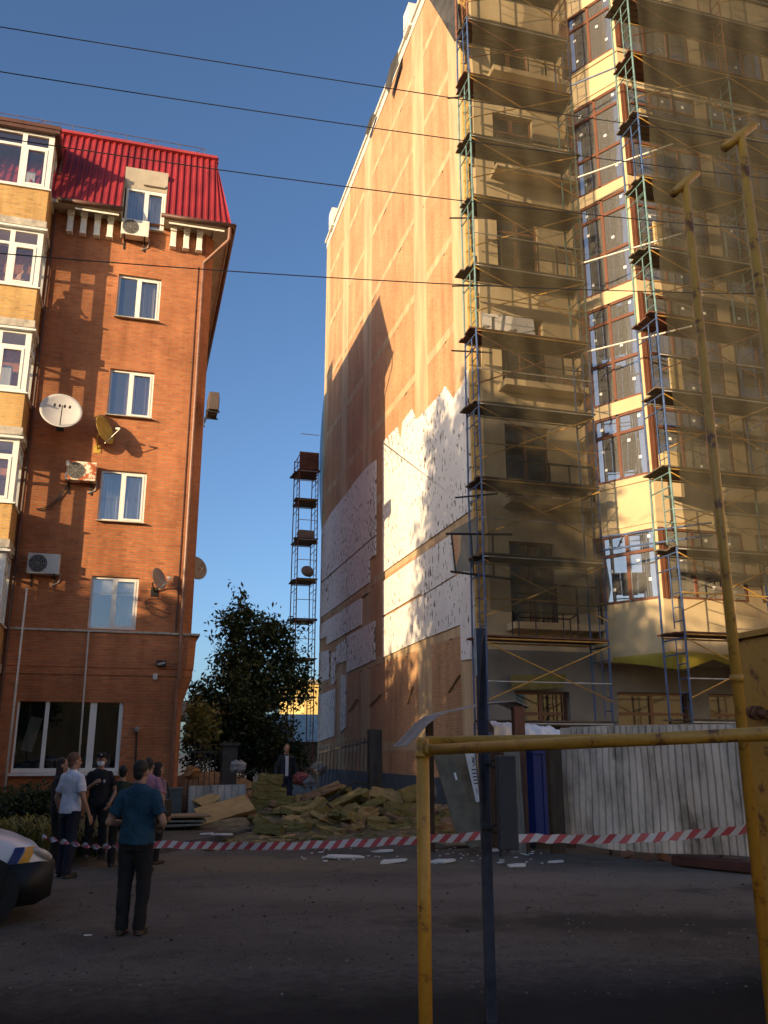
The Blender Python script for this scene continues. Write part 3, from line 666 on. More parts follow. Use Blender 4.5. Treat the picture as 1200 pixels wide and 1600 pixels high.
# ---- street front: flat part x 8.45..11.9, then the tower with a slanted left face
T = [24.55, 21.04, 17.51, 14.09, 10.70, 7.34]           # tops of the window rows
BT = [22.39, 17.89, 14.50, 11.07, 8.81, 5.49]           # bottoms on the tower
fw = MB(); P1 = lambda u, z, d: (u, CS + d, z)
holes = [(9.45, 10.80, t - 2.35, t - .12) for t in T] + [(9.46, 11.0, .15, 3.25)]
wall_grid(fw, P1, [WU, 11.9], [4.3, TOP], holes[:-1], .3); RB(fw, 'front_wall', M_PLAS, fix=False)
fg = MB(); wall_grid(fg, lambda u, z, d: (u, CS - .004 + d, z), [WU, 22], [0, 4.3], [holes[-1], (12.4, 14.6, .15, 3.28), (15.2, 17.6, .15, 3.28)], .3); RB(fg, 'front_base', M_PLASD, fix=False)
for i, (a, b, c, d) in enumerate(holes + [(12.4, 14.6, .15, 3.28), (15.2, 17.6, .15, 3.28)]):
    f = MB(); y0, y1 = CS + .16, CS + .22
    f.box((a, y0, c), (a + .07, y1, d)); f.box((b - .07, y0, c), (b, y1, d)); f.box((a + .07, y0, d - .07), (b - .07, y1, d)); f.box((a + .07, y0, c), (b - .07, y1, c + .08)); m_ = (a + b) / 2; f.box((m_ - .05, y0, c + .08), (m_ + .05, y1, d - .07)); f.box((a + .07, y0 + .003, d - .6), (b - .07, y1 - .003, d - .52))
    q = RB(f, 'balcony_door' if i < 6 else 'street_door', M_BROWN)
    RB(MB().quad((a + .02, y0 + .03, c + .02), (b - .02, y0 + .03, c + .02), (b - .02, y0 + .03, d - .02), (a + .02, y0 + .03, d - .02)), 'pane', M_DGL, q, fix=False)
    RB(MB().box((a - .3, CS + 1.2, c - .2), (b + .3, CS + 1.25, d + .2)), 'dark_room', M_OPEN, q)
    if i < 6:                                           # small balcony: slab, parapet panel to the right, rail
        k = MB(); k.box((9.3, CS - .55, c - .20), (11.85, CS - .003, c - .02)); bal = RB(k, 'balcony_slab', M_PLAS)
        r_ = MB()
        for x in (9.35, 9.9, 10.5, 11.1, 11.8): r_.box((x - .02, CS - .53, c - .02), (x + .02, CS - .49, c + .95))
        r_.box((9.35, CS - .53, c + .951), (11.82, CS - .49, c + 1.0)); r_.box((9.37, CS - .52, c + .45), (11.8, CS - .50, c + .48))
        RB(r_, 'balcony_rail', M_DARKM, bal)
ed = MB()                                               # raw edge of mineral wool at the corner
z = 4.4
while z < TOP - 1: ed.box((WU - .02, CS - .10, z), (WU + rnd.uniform(.10, .24), CS - .002, z + .58)); z += .6
RB(ed, 'wool_edge', M('mineral wool edge', (.48, .31, .10), .95, .25, 6, .4))
# tower
TL, TR = Vector((11.85, 20.75, 0)), Vector((12.72, 19.2, 0)); tdir = (TR - TL).normalized(); tl_ = (TR - TL).length; tn = Vector((-tdir.y, tdir.x, 0));
if tn.y > 0: tn = -tn
def TF(a, z, d): p = TL + tdir * a - tn * d; return (p.x, p.y, z)
tw = MB(); bands = []
wall_grid(tw, TF, [0, tl_], [4.0, TOP], [(.10, tl_ - .08, BT[i], T[i]) for i in range(6)], .12)
TFR = lambda u, z, d: (u, TR.y + d, z)
wins = []
for i in range(6):
    u = TR.x + .22
    while u < 21.5: wins.append((u, u + 2.35, BT[i], T[i])); u += 2.75
wall_grid(tw, TFR, [TR.x, 22.5], [4.0, TOP], wins, .12)
tw.quad((TL.x, TL.y, 4.0), (TR.x, TR.y, 4.0), (22.5, TR.y, 4.0), (22.5, CS, 4.0), (TL.x, CS, 4.0)); tw.quad((TL.x, TL.y, 4.0), (TL.x, TL.y, TOP), (TL.x, CS, TOP), (TL.x, CS, 4.0))
tower = RB(tw, 'corner_tower', M_PLAS, fix=False)
def frame_on(P, a, b, c, d, vs, hs, th=.05, dep=(.02, .09)):
    f = MB()
    def bar(a0, a1, z0, z1):
        p = [P(a0, z0, dep[0]), P(a1, z0, dep[0]), P(a1, z1, dep[0]), P(a0, z1, dep[0])]; q = Vector(P(a0, z0, dep[1])) - Vector(p[0]); f.prism(p, q)
    bar(a, a + th, c, d); bar(b - th, b, c, d)
    xs = [a + th] + sorted(vs) + [b - th]
    for v in vs: bar(v - th * .6, v + th * .6, c + th, d - th)
    for i in range(len(xs) - 1):
        x0 = xs[i] + (th * .6 if i else 0); x1 = xs[i + 1] - (th * .6 if i + 1 < len(xs) - 1 else 0)
        bar(x0, x1, c, c + th); bar(x0, x1, d - th, d)
        for h_ in hs: bar(x0, x1, h_ - th * .6, h_ + th * .6)
    return f
M_STICK = M('white sticker', (.8, .8, .76), .6, .05)
for i in range(6):
    c, d = BT[i], T[i]; hs = [d - .55] + ([c + 1.22] if d - c > 2.4 else [])
    q = RB(frame_on(TF, .10, tl_ - .08, c, d, [.86], hs, .07), 'tower_window', M_BROWN, tower)
    RB(MB().quad(TF(.13, c + .03, .06), TF(tl_ - .1, c + .03, .06), TF(tl_ - .1, d - .03, .06), TF(.13, d - .03, .06)), 'pane', M_BGL, q, fix=False)
    for a0, z0 in ((.30, d - .35), (1.45, d - .22), (.3, d - 1.0), (1.4, c + .5), (1.1, (c + d) / 2 + .1), (.35, c + .35)):
        if z0 < c + .1: continue
        RB(MB().quad(TF(a0, z0, .055), TF(a0 + .085, z0, .055), TF(a0 + .085, z0 + .08, .055), TF(a0, z0 + .08, .055)), 'sticker', M_STICK, q, fix=False)
    r_ = MB(); r_.quad(TF(0.05, c - .1, .9), TF(tl_, c - .1, .9), TF(tl_, d + .1, .9), TF(0.05, d + .1, .9)); RB(r_, 'dark_room', M_OPEN, q, fix=False)
    RB(MB().prism([TF(.12, c, .3), TF(.26, c, .3), TF(.26, c, .38), TF(.12, c, .38)], (0, 0, d - c)), 'inner_post', M_PLAS, q)
    cc = MB()                                           # brown corner posts in stacked mouldings
    for du, ds in ((0, -.03), (.07, -.06), (.14, -.03)): cc.box((TR.x + du, TR.y + ds, c), (TR.x + du + .055, TR.y + .06, d))
    RB(cc, 'corner_post', M_BROWN, tower); RB(MB().prism([TF(-.14, c, -.02), TF(.10, c, -.02), TF(.10, c, .05), TF(-.14, c, .05)], (0, 0, d - c)), 'side_post', M_BROWN, tower)
for k, (a, b, c, d) in enumerate(wins):
    hs = [d - .55] + ([c + 1.22] if d - c > 2.4 else [])
    q = RB(frame_on(TFR, a, b, c, d, [a + .8, a + 1.6], hs, .06), 'front_window', M_BROWN, tower)
    RB(MB().quad(TFR(a + .03, c + .03, .06), TFR(b - .03, c + .03, .06), TFR(b - .03, d - .03, .06), TFR(a + .03, d - .03, .06)), 'pane', M_BGL, q, fix=False)
    for a0, z0 in ((a + .3, d - .35), (a + 1.2, d - .3), (a + 1.9, d - .35), (a + .4, d - .9), (a + 1.3, c + .3)):
        RB(MB().quad(TFR(a0, z0, .055), TFR(a0 + .085, z0, .055), TFR(a0 + .085, z0 + .08, .055), TFR(a0, z0 + .08, .055)), 'sticker', M_STICK, q, fix=False)
    if k % 4 == 0: RB(MB().box((a + .9, TR.y + .6, c - .1), (a + 1.7, TR.y + .7, d - .6)), 'stacked_board', M_PLAS, q)
RB(MB().quad((TR.x, TR.y + 1.3, 4.05), (22.4, TR.y + 1.3, 4.05), (22.4, TR.y + 1.3, TOP), (TR.x, TR.y + 1.3, TOP)), 'dark_interior', M_OPEN, tower, fix=False)
for i in range(5):
    z0, z1 = T[i + 1], BT[i]
    if z1 - z0 > .9:
        for d_, h_ in ((.04, z1 - .18), (.03, z0 + .14)): sp = MB(); sp.prism([TF(-.02, h_, -d_), TF(tl_, h_, -d_), TF(tl_, h_, -.001), TF(-.02, h_, -.001)], (0, 0, .06)); sp.box((TR.x, TR.y - d_, h_), (22.4, TR.y - .001, h_ + .06)); RB(sp, 'string_course', M_PLAS, tower)

# ================================================================ SCAFFOLDING
M_BLUE = M('blue tube paint', (.055, .095, .20), .45, .3, 5); M_TEAL = M('teal tube paint', (.14, .23, .22), .45, .3, 5); M_RUSTT = M('rusty tube', (.22, .085, .05), .7, .35, 6)
M_OCH = M('ochre brace paint', (.50, .27, .06), .5, .3, 5); M_GALV = M('galvanised tube', (.50, .47, .42), .45, .2, 4); M_DECK = M('dirty deck planks', (.11, .08, .055), .9, .4, 3, .4, stretch=(.5, 6, 1), c2=(.20, .145, .10))
M_DECKR = M('reddish deck planks', (.15, .065, .04), .9, .35, 3, .4)
LV = [2.4, 4.38, 6.40, 8.38, 10.43, 12.50, 14.45, 16.58, 18.55, 20.6, 22.6, 24.6, 26.6]
def scaffold(name, label, us, sf, sr, levels, colour, decks=None, xb=True):
    t = thing(name, label, 'scaffolding', (us[0], sf, 0)); o = Vector((us[0], sf, 0))
    def B(mb, nm, mat): mb.v = [tuple(Vector(v) - o) for v in mb.v]; return mb.build(nm, mat, t)
    zs = [0] + levels
    for u in us:
        for k, (a, b) in enumerate(zip(zs, zs[1:])):
            m = MB(); wob = rnd.uniform(-.015, .015)
            m.tube((u + wob, sf, a + .02), (u - wob, sf, b + .02), .027, n=8); m.tube((u - wob, sr, a + .02), (u + wob, sr, b + .02), .027, n=8)
            m.tube((u, sf, b - .10), (u, sr, b - .10), .02, n=6); m.tube((u, sf, b - .45), (u, sr, b - .45), .018, n=6)
            lad = sf + (sr - sf) * .42; m.tube((u, lad, a + .15), (u, lad, b - .1), .016, n=6)
            z = a + .3
            while z < b - .5: m.tube((u, sf, z), (u, lad, z), .013, n=5); z += .33
            B(m, 'frame', colour(u, k))
    for (a, b) in zip(us, us[1:]):
        for k, z in enumerate(levels):
            zl = zs[k]
            if xb:
                for sgn in (0, 1):
                    m = MB(); p, q = ((a, sf - .035 - .03 * sgn, z - .12), (b, sf - .035 - .03 * sgn, zl + .12 + .4))
                    if sgn: p, q = (a, p[1], q[2]), (b, q[1], p[2])
                    m.tube(p, q, .017, n=6); B(m, 'brace', M_OCH if k % 5 else M_RUSTT)
            m = MB(); m.tube((a, sf - .03, z + .95), (b, sf - .03, z + .95), .016, n=6); m.tube((a, sf + .0, z - .02), (b, sf + .0, z - .02), .02, n=6); m.tube((a, sr, z - .02), (b, sr, z - .02), .02, n=6); B(m, 'ledger', M_OCH if k % 2 else M_GALV)
            if decks is None or k in decks:
                m = MB(); n = 4; w_ = (sr - sf + .06) / n
                lo, hi = a - .12, b + .12
                for j in range(n):
                    x0 = lo + rnd.uniform(-.12, .12); x1 = hi + rnd.uniform(-.12, .12)
                    m.obox(((x0 + x1) / 2, sf - .03 + w_ * (j + .5), z + .03 + rnd.uniform(0, .02)), (x1 - x0, w_ * .95, .036), (rnd.uniform(-.01, .01), rnd.uniform(-.006, .006), 0))
                B(m, 'deck', M_DECK if (k + len(name)) % 4 else M_DECKR)
    return t
def col_l(u, k): return M_RUSTT if k > 10 else (M_TEAL if 6 <= k <= 9 else M_BLUE)
def col_r(u, k): return M_BLUE if k in (0, 1, 2, 4, 5, 8) else (M_TEAL if k < 10 or u < 13 else M_RUSTT)
s1 = scaffold('scaffolding', 'scaffolding with teal and blue frames at the corner beside the brick side wall', [8.05, 11.31], 19.6, 20.48, LV, col_l)
s2 = scaffold('scaffolding', 'blue scaffolding standing round the glazed corner tower, right of the bare strip', [12.15, 15.26, 18.4], 17.6, 18.5, LV, col_r)
def o_(t): return t.location
# tie tubes between the two scaffolds, standoff tubes at the corner
for i, (z, zz) in enumerate(((17.72, 17.72), (14.95, 14.95), (12.25, 12.25), (7.05, 7.05), (6.7, 6.75), (20.9, 20.9))):
    a, b = Vector((11.25, 19.55, z)), Vector((13.1, 16.9 + .6, zz))
    d = (b - a); o = MB().tube((0, 0, 0), d, .026).build('tie_tube', M_GALV if i < 3 else M_BLUE, None); o.location = a
    tag(o, 'horizontal steel tube tying the two scaffolds together across the glazed tower face', 'scaffold tube', 'tie tubes across the tower face')
for z in LV[3::2] + LV[6:7]:
    a = Vector((7.6 + rnd.uniform(-.1, .1), 20.3, z - .35)); d = Vector((1.1, -.2, rnd.uniform(-.05, .25)))
    o = MB().tube((0, 0, 0), d, .024).ell((.55, -.1, .05), (.05, .05, .05)).build('clamp_tube', M_DARKM, None); o.location = a
    tag(o, 'short dark tube clamped to the corner scaffold and sticking out past the brick edge', 'scaffold tube', 'stub tubes at the scaffold corner')
# spare frame jutting out to the left at the corner
a, b, c, d = PS(697, 834, 20.0), PS(704, 893, 20.0), PS(800, 835, 20.0), PS(800, 905, 20.0)
t = thing('loose_frame', 'loose scaffold frame laid sideways and jutting from the corner scaffold over the wall', 'scaffold frame', a)
m = MB(); m.tube((0, 0, 0), c - a, .03); m.tube(b - a, d - a, .03)
for k in (.08, .37, .7): m.tube((c - a) * k, (b - a).lerp(d - a, k), .024)
m.build('tube_frame', M_DARKM, t)
# guard frames on the lowest deck
t = thing('guard_frame', 'low dark guard frame standing on the lowest scaffold deck', 'guard frame', PS(812, 995, 19.8)); m = MB()
for x in (0, .45, 1.2, 1.6): m.tube((x, 0, 0), (x, 0, .62), .018)
m.tube((0, 0, .62), (1.6, 0, .62), .018); m.tube((0, .4, .55), (1.6, .4, .55), .018); m.tube((0, 0, .62), (0, .4, .55), .018); m.tube((1.6, 0, .62), (1.6, .4, .55), .018); m.tube((0, .4, 0), (0, .4, .55), .018); m.tube((1.6, .4, 0), (1.6, .4, .55), .018); m.build('tube_frame', M_DARKM, t)
# ---- debris nets
M_NET = netting('olive debris net', (.084, .070, .044), .48, .70); M_NETR = netting('brown debris net', (.076, .066, .044), .58, .80)
M_NETG = netting('grey debris net', (.30, .27, .22), .55, .8); M_NETT = netting('teal debris net', (.10, .17, .19), .6, .85); M_TARP = M('dark tarpaulin', (.06, .055, .05), .7, .4, 2, .4)
def net(name, label, u0, u1, s, z0, z1, mat, wav=.05, edge=None):
    n, k = 60, 130; m = MB(); vs = []
    for j in range(k + 1):
        for i in range(n + 1):
            fu, fz = i / n, j / k; u = u0 + (u1 - u0) * fu; z = z0 + (z1 - z0) * fz
            if edge and j == 0: z += edge(fu)
            lv = abs(math.sin(math.pi * (z - .4) / 2.05)); y = s - wav * lv * (.5 + .5 * math.sin(u * 2.1 + z * .7)) - .03 * math.sin(u * 6 + z * 1.3 + 2 * math.sin(z)) - .015 * math.sin(z * 5 + u * 3)
            vs.append((u - u0, y - s, z - z0))
    fs = [(j * (n + 1) + i, j * (n + 1) + i + 1, (j + 1) * (n + 1) + i + 1, (j + 1) * (n + 1) + i) for j in range(k) for i in range(n)]
    o = m.add(vs, fs).build(name, mat, None, smooth=True, fix=False); o.location = (u0, s, z0); return tag(o, label, 'debris net')
net('debris_net', 'olive debris net hung over the corner scaffold, left of the glazed tower face', 8.12, 11.28, 19.50, 5.05, 27, M_NET, .06, lambda f: -.15 * math.sin(math.pi * f) + .1 * f)
net('debris_net', 'wide olive debris net hung over the right scaffold in front of the tower', 12.32, 19.5, 17.48, 5.75, 27, M_NETR, .07, lambda f: -.2 * math.sin(math.pi * f * 2))
def sheet(name, label, cat, pts, mat, th=.012):
    c = pts[0]; m = MB(); m.prism([Vector(p) - c for p in pts], Vector((-th, -th * .5, 0))); o = m.build(name, mat, None); o.location = c; return tag(o, label, cat)
sheet('torn_net', 'torn grey net flapping between the corner scaffold and the foam boards', 'debris net', [PS(744, 808, 20.7), PS(703, 832, 20.9), PS(722, 834, 20.8), PS(720, 862, 20.9), PS(711, 893, 20.8), PS(735, 893, 20.7), PS(745, 870, 20.6)], M_NETG)
sheet('dark_flap', 'dark tarpaulin flap hanging at the very top of the blind wall corner', 'tarpaulin', [PU(668, -5, 8.2), PU(690, 30, 8.1), PU(711, 66, 8.15), PU(720, 45, 8.1), PU(714, -5, 8.2)], M_TARP)
sheet('roof_rag', 'dark rag hanging over the sloping parapet edge, middle of the roofline', 'tarpaulin', [PU(622, 80, 8.2), PU(611, 100, 8.1), PU(602, 135, 8.1), PU(608, 147, 8.2), PU(615, 120, 8.2), PU(623, 100, 8.25)], M_TARP)
sheet('roof_rag', 'small dark rag on the parapet edge, lower of the two', 'tarpaulin', [PU(583, 176, 8.25), PU(578, 186, 8.2), PU(570, 210, 8.2), PU(575, 210, 8.25), PU(586, 180, 8.3)], M_TARP)
m = MB(); n = 16; o0 = PS(510, 585, 41.2)
prev = None
for k in range(n + 1):
    y = 585 + (860 - 585) * k / n; x = 511 - 11 * math.sin(math.pi * min(1, k / n * .9)) ** .8 - 2 * k / n
    a, b = PS(x, y, 41.9) - o0, PS(x + 9 + 3 * k / n, y, 41.3) - o0
    if prev: m.quad(prev[0], prev[1], b, a)
    prev = (a, b)
o = m.build('debris_net', M_NETT, None, smooth=True, fix=False); o.location = o0; tag(o, 'teal debris net bulging past the far end of the blind wall', 'debris net')
# yellowish film along the underside of the tower
m = MB(); n = 120; vs = []
for i in range(n + 1):
    u = 11.9 + (19 - 11.9) * i / n; hang = .16 + .26 * abs(math.sin(u * 1.55 + .4)) ** 1.5
    y = 19.05 + .05 * math.sin(u * 5); y = y + max(0, (12.72 - u)) * 1.7
    vs += [(u - 11.9, y - 19, 4.12 + .02 * math.sin(u * 3) - 4), (u - 11.9, y - 19 - .05, 4.12 - hang * .5 - 4), (u - 11.9, y - 19 - .02 + .04 * math.sin(u * 9), 4.12 - hang - 4)]
fs = []
for i in range(n):
    for r_ in (0, 1): fs.append((i * 3 + r_, i * 3 + r_ + 1, (i + 1) * 3 + r_ + 1, (i + 1) * 3 + r_))
o = MB().add(vs, fs).build('plastic_film', netting('yellow film', (.42, .34, .06), .8, .95), None, smooth=True, fix=False); o.location = (11.9, 19, 4); tag(o, 'yellow plastic film drooping in scallops under the tower', 'plastic film')
o = sheet('film_scrap', 'yellowish plastic scrap hanging over the left street door', 'plastic film', [PS(798, 1055, 20.9), PS(885, 1053, 20.9), PS(880, 1074, 20.9), PS(840, 1078, 20.9), PS(800, 1076, 20.9)], M('olive film', (.15, .13, .03), .5, .3, 3))
# ---- materials left on the decks
def slab_on(label, cat, name, p, size, rot, mat): o = MB().obox((0, 0, 0), size, (0, 0, 0)).build(name, mat, None, bevel=.008); o.location = p; o.rotation_euler = rot; return tag(o, label, cat)
slab_on('pale foam sheet leaning on the scaffold deck halfway up', 'foam sheet', 'foam_sheet', (9.45, 20.35, 13.02), (1.3, .06, .92), (R(-8), 0, 0), M_FOAM)
slab_on('narrow white strip leaning next to the pale foam sheet', 'foam sheet', 'foam_strip', (8.62, 20.25, 12.98), (.28, .05, .85), (R(-8), R(5), 0), M_FOAM)
for k, (u, z, l) in enumerate(((12.7, 18.55, 'beige carton on the scaffold deck at the tower corner, higher one'), (12.6, 8.38, 'beige carton on the scaffold deck at the tower corner, lower one'), (13.0, 10.43, 'upright beige board on the scaffold deck at the tower corner'), (12.9, 14.45, 'beige board leaning on the deck in front of the tower corner post'))):
    h_ = .55 if k < 2 else 1.15
    slab_on(l, 'carton' if k < 2 else 'board', 'carton' if k < 2 else 'leaning_board', (u, 18.2, z + .06 + h_ / 2), (.45 if k < 2 else .4, .35 if k < 2 else .06, h_), (0, 0, R(10)), M('raw carton', (.50, .37, .18), .85, .15, 3))

# ================================================================ scaffold tower standing free at the far corner
fu, fs_ = PS(464, 900, 41.0).x, 41.0; fu2 = PS(494, 900, 41.0).x
lev2 = [PS(478, y, 41.0).z for y in (1090, 1030, 968, 905, 842, 780, 735)]
ft = scaffold('scaffold_tower', 'narrow rusty scaffold tower standing free behind the tree', [fu, fu2], 41.0, 42.6, lev2 + [lev2[-1] + .95], lambda u, k: M_RUSTT, decks=range(0, 7), xb=False)
m = MB(); m.box((0, 0, 0), (fu2 - fu, .02, .85)); o = m.build('plywood_guard', M_DECKR, None); o.location = (fu, 40.96, lev2[-1] + .05); tag(o, 'rusty plywood guard at the top of the free scaffold tower', 'plywood sheet')
slab_on('dusty sack on the scaffold tower, upper of two bundles', 'sack', 'sack', ((fu + fu2) / 2, 41.5, lev2[4] + .3), (.75, .5, .42), (0, 0, .1), M('dusty sack', (.33, .24, .17), .9, .3, 3))
o = MB().ell((0, 0, 0), (.33, .25, .26), rot=(0, .4, 0)).build('sack', M('dusty sack', (.33, .24, .17)), None); o.location = ((fu + fu2) / 2 + .1, 41.3, lev2[3] + .45); tag(o, 'round dirty sack on the scaffold tower, lower of two bundles', 'sack')
# ---- sunlit yellow house and a shed far behind the gap
m = MB(); a = PS(476, 1068, 78); b = PS(540, 1066, 78)
t = thing('yellow_house', 'sunlit yellow house far behind between tree and blind wall', 'house', (a.x, 78, 0)); MB().box((0, 0, 0), (b.x - a.x + 6, 14, a.z)).build('wall', M('yellow plaster', (.66, .47, .17), .9, .08, 1), t); MB().box((-.3, -.3, a.z), (b.x - a.x + 6.3, 14.3, a.z + .35)).build('roof_edge', M_SOF, t)
m = MB()
for x in (1.2, 3.0): m.box((x, -.03, 2.6), (x + .9, -.001, 4.2))
m.build('window', M_OPEN, t)
a = PS(408, 1150, 50); b = PS(520, 1150, 50); zt = PS(455, 1118, 50).z
t = thing('shed', 'low shed with pale blue sheet roof behind the scaffold tower', 'shed', (a.x, 50, 0)); W_ = b.x - a.x
MB().box((0, .6, 0), (W_, 5, a.z - .2)).build('wall', M('grey shed boards', (.12, .11, .10), .9, .3, 2), t)
MB().loft([[(-.3, 0, a.z - .3), (-.3, 3, zt + .2), (-.3, 6, a.z - .3), (-.3, 3, zt + .12)], [(W_ + .3, 0, a.z - .3), (W_ + .3, 3, zt + .2), (W_ + .3, 6, a.z - .3), (W_ + .3, 3, zt + .12)]]).build('roof', M('pale blue roof sheet', (.24, .34, .38), .6, .3, 1.5, stretch=(4, 1, 1)), t)
# ================================================================ TREES AND PLANTS
import numpy as np
M_LEAF = leafmat('tree leaf', (.026, .048, .014), (.055, .088, .028)); M_LEAFD = leafmat('dark shrub leaf', (.018, .034, .012), (.040, .065, .020)); M_LEAFY = leafmat('yellow green leaf', (.14, .15, .035), (.24, .22, .06))
M_BARK = M('bark', (.07, .05, .035), .95, .3, 4, .5, 12, stretch=(1, 1, .3))
def leaf_mesh(name, blobs, count, size, mat, seed, clump=26, spread=.34, droop=.2):
    """leaf-sized faces gathered in twig clumps through the crown's volume; blobs = (centre, radii, weight)"""
    g = np.random.default_rng(seed); w_ = np.array([b[2] for b in blobs], float); w_ /= w_.sum()
    nc = max(1, count // clump); which = g.choice(len(blobs), nc, p=w_)
    d = g.normal(size=(nc, 3)); d /= np.linalg.norm(d, axis=1)[:, None]
    rad = g.random(nc) ** .42
    ctr = np.array([blobs[i][0] for i in which]); rr = np.array([blobs[i][1] for i in which])
    lump = 1 + .28 * np.sin(d[:, 0] * 5 + which * 1.3) * np.sin(d[:, 2] * 6 + d[:, 1] * 4 + which)
    c = ctr + d * rr * (rad * lump)[:, None]
    tw = d + g.normal(size=(nc, 3)) * .5; tw[:, 2] -= droop; tw /= np.linalg.norm(tw, axis=1)[:, None]
    p = np.repeat(c, clump, 0) + np.repeat(tw, clump, 0) * (g.random((nc * clump, 1)) - .35) * spread * 2 + g.normal(size=(nc * clump, 3)) * spread * .36
    n = len(p); a = g.normal(size=(n, 3)) + np.repeat(tw, clump, 0) * .8; a /= np.linalg.norm(a, axis=1)[:, None]
    b = np.cross(a, g.normal(size=(n, 3))); b /= np.linalg.norm(b, axis=1)[:, None]
    s = size * g.uniform(.6, 1.35, (n, 1))
    v = np.stack([p - a * s, p + b * s * .38 , p + a * s, p - b * s * .38], 1).reshape(-1, 3)
    me = bpy.data.meshes.new(name); me.vertices.add(4 * n); me.vertices.foreach_set('co', v.ravel())
    me.loops.add(4 * n); me.loops.foreach_set('vertex_index', np.arange(4 * n)); me.polygons.add(n)
    me.polygons.foreach_set('loop_start', np.arange(0, 4 * n, 4)); me.polygons.foreach_set('loop_total', np.full(n, 4)); me.update(calc_edges=True); me.materials.append(mat)
    return me
def tree(name, label, cat, loc, th, tr, blobs, count, size, mat, seed, group=None, clump=26, spread=.34):
    t = thing(name, label, cat, loc, 0, group); g = random.Random(seed)
    m = MB(); p = Vector((0, 0, 0)); r = tr; pts = [p]
    for k in range(6):
        q = Vector((g.uniform(-.12, .12), g.uniform(-.12, .12), th * (k + 1) / 6)); m.tube(p, q, r, r * .86, 10); p = q; r *= .86; pts.append(p)
    for c, rr, w_ in blobs:
        for j in range(3):
            s = pts[g.choice((2, 3, 4, 5))]; e = Vector(c) + Vector((g.uniform(-.6, .6) * rr[0], g.uniform(-.6, .6) * rr[1], g.uniform(-.4, .6) * rr[2]))
            mid = s.lerp(e, .5) + Vector((0, 0, .15 * (e - s).length)); m.tube(s, mid, r * .7, r * .42, 7); m.tube(mid, e, r * .42, r * .1, 6)
    m.build('trunk', M_BARK, t, smooth=True)
    o = bpy.data.objects.new('crown', leaf_mesh('crown', blobs, count, size, mat, seed, clump, spread)); col.objects.link(o); o.parent = t
    return t
# the tree between the two buildings
D = 33.0
def tp_(x, y): p = PS(x, y, D); return p
base = PS(392, 1225, D); base.z = 0
def bl_(x, y, rx, ry, w_, k=.9, dy=0): p = PS(x, y + 12, D + dy) - base; s = D / 1370 * 1.04; return ((p.x, p.y, p.z), (rx * s, rx * s * k, ry * s), w_)
tree('passage_tree', 'tall dark leafy tree standing in the passage between the two buildings', 'tree', base, 4.0, .16,
     [bl_(384, 958, 17, 30, 1.1), bl_(362, 968, 16, 26, .9), bl_(418, 975, 22, 24, 1.0), bl_(445, 985, 18, 20, .7), bl_(392, 1020, 36, 40, 2.6), bl_(445, 1022, 22, 26, 1.3), bl_(364, 1040, 20, 34, 1.2), bl_(425, 1070, 40, 26, 2.0), bl_(380, 1088, 40, 30, 2.4), bl_(462, 1058, 20, 16, .7), bl_(352, 1005, 14, 18, .5)], 11500, .105, M_LEAF, 3, spread=.46)
p = PS(345, 1215, 30); p.z = 0
def bs_(x, y, rx, ry, w_, s0=30): q = PS(x, y, s0) - p; s = s0 / 1370 * 1.04; return ((q.x, q.y, q.z), (rx * s, rx * s * .9, ry * s), w_)
tree('shrub', 'broad dark shrub with a few yellow-green sprays, left of the passage tree', 'shrub', p, 1.6, .08,
     [bs_(345, 1095, 42, 42, 3), bs_(320, 1120, 30, 36, 2), bs_(375, 1125, 40, 44, 3), bs_(345, 1160, 48, 36, 3), bs_(410, 1150, 36, 40, 2.4), bs_(315, 1165, 24, 30, 1.2)], 11000, .085, M_LEAFD, 5, spread=.3)
p = PS(420, 1215, 31); p.z = 0
tree('shrub', 'dense dark bush under the passage tree, near the gate', 'shrub', p, 1.0, .06, [bs_(415, 1160, 40, 40, 3, 31), bs_(380, 1175, 40, 34, 3, 31), bs_(450, 1185, 26, 28, 1.5, 31)], 8000, .08, M_LEAFD, 6, spread=.28)
p = PS(318, 1215, 27); p.z = 0
tree('shrub', 'yellow-green shrub with drooping leaves behind the dark iron fence', 'shrub', p, .9, .04, [bs_(313, 1128, 15, 26, 2, 27), bs_(322, 1140, 15, 22, 2, 27)], 700, .10, M_LEAFY, 8, spread=.3, clump=14)
# planting strip in front of the shop window
for i, (x, y, rx, ry, sd) in enumerate(((15, 1262, 34, 26, 11), (58, 1258, 26, 26, 12), (95, 1260, 24, 26, 13))):
    p = PS(x, 1285, 21.5); p.z = KH; s = 21.5 / 1370 * 1.04; q = PS(x, y, 21.5) - p
    tree('clipped_shrub', ['dark clipped shrub in the planting strip, at the frame edge by the flagpole', 'dark clipped shrub under the left pane of the shop window', 'dark clipped shrub in the planting strip behind the man in white'][i], 'shrub', p, .3, .03, [((q.x, 0, q.z - .05), (rx * s, .5, ry * s), 2)], 3000, .05, M_LEAFD, sd, spread=.16, clump=16)
def grassy(name, label, cat, p, n, h, mat, seed):
    g = random.Random(seed); m = MB()
    for k in range(n):
        a = g.uniform(0, 6.28); l = h * g.uniform(.5, 1.1); o = Vector((g.uniform(-.16, .16), g.uniform(-.16, .16), 0)); d = Vector((math.cos(a), math.sin(a), 0)); w_ = Vector((-d.y, d.x, 0)) * .018
        e = [o, o + d * l * .18 + Vector((0, 0, l * .6)), o + d * l * .5 + Vector((0, 0, l * .85)), o + d * l * .75 + Vector((0, 0, l * .7))]
        for i in range(3): m.quad(e[i] - w_ * (1 - i * .2), e[i] + w_ * (1 - i * .2), e[i + 1] + w_ * (.8 - i * .25), e[i + 1] - w_ * (.8 - i * .25))
    o = m.build(name, mat, None, fix=False); o.location = p; return tag(o, label, cat, 'daylilies along the pavement edge')
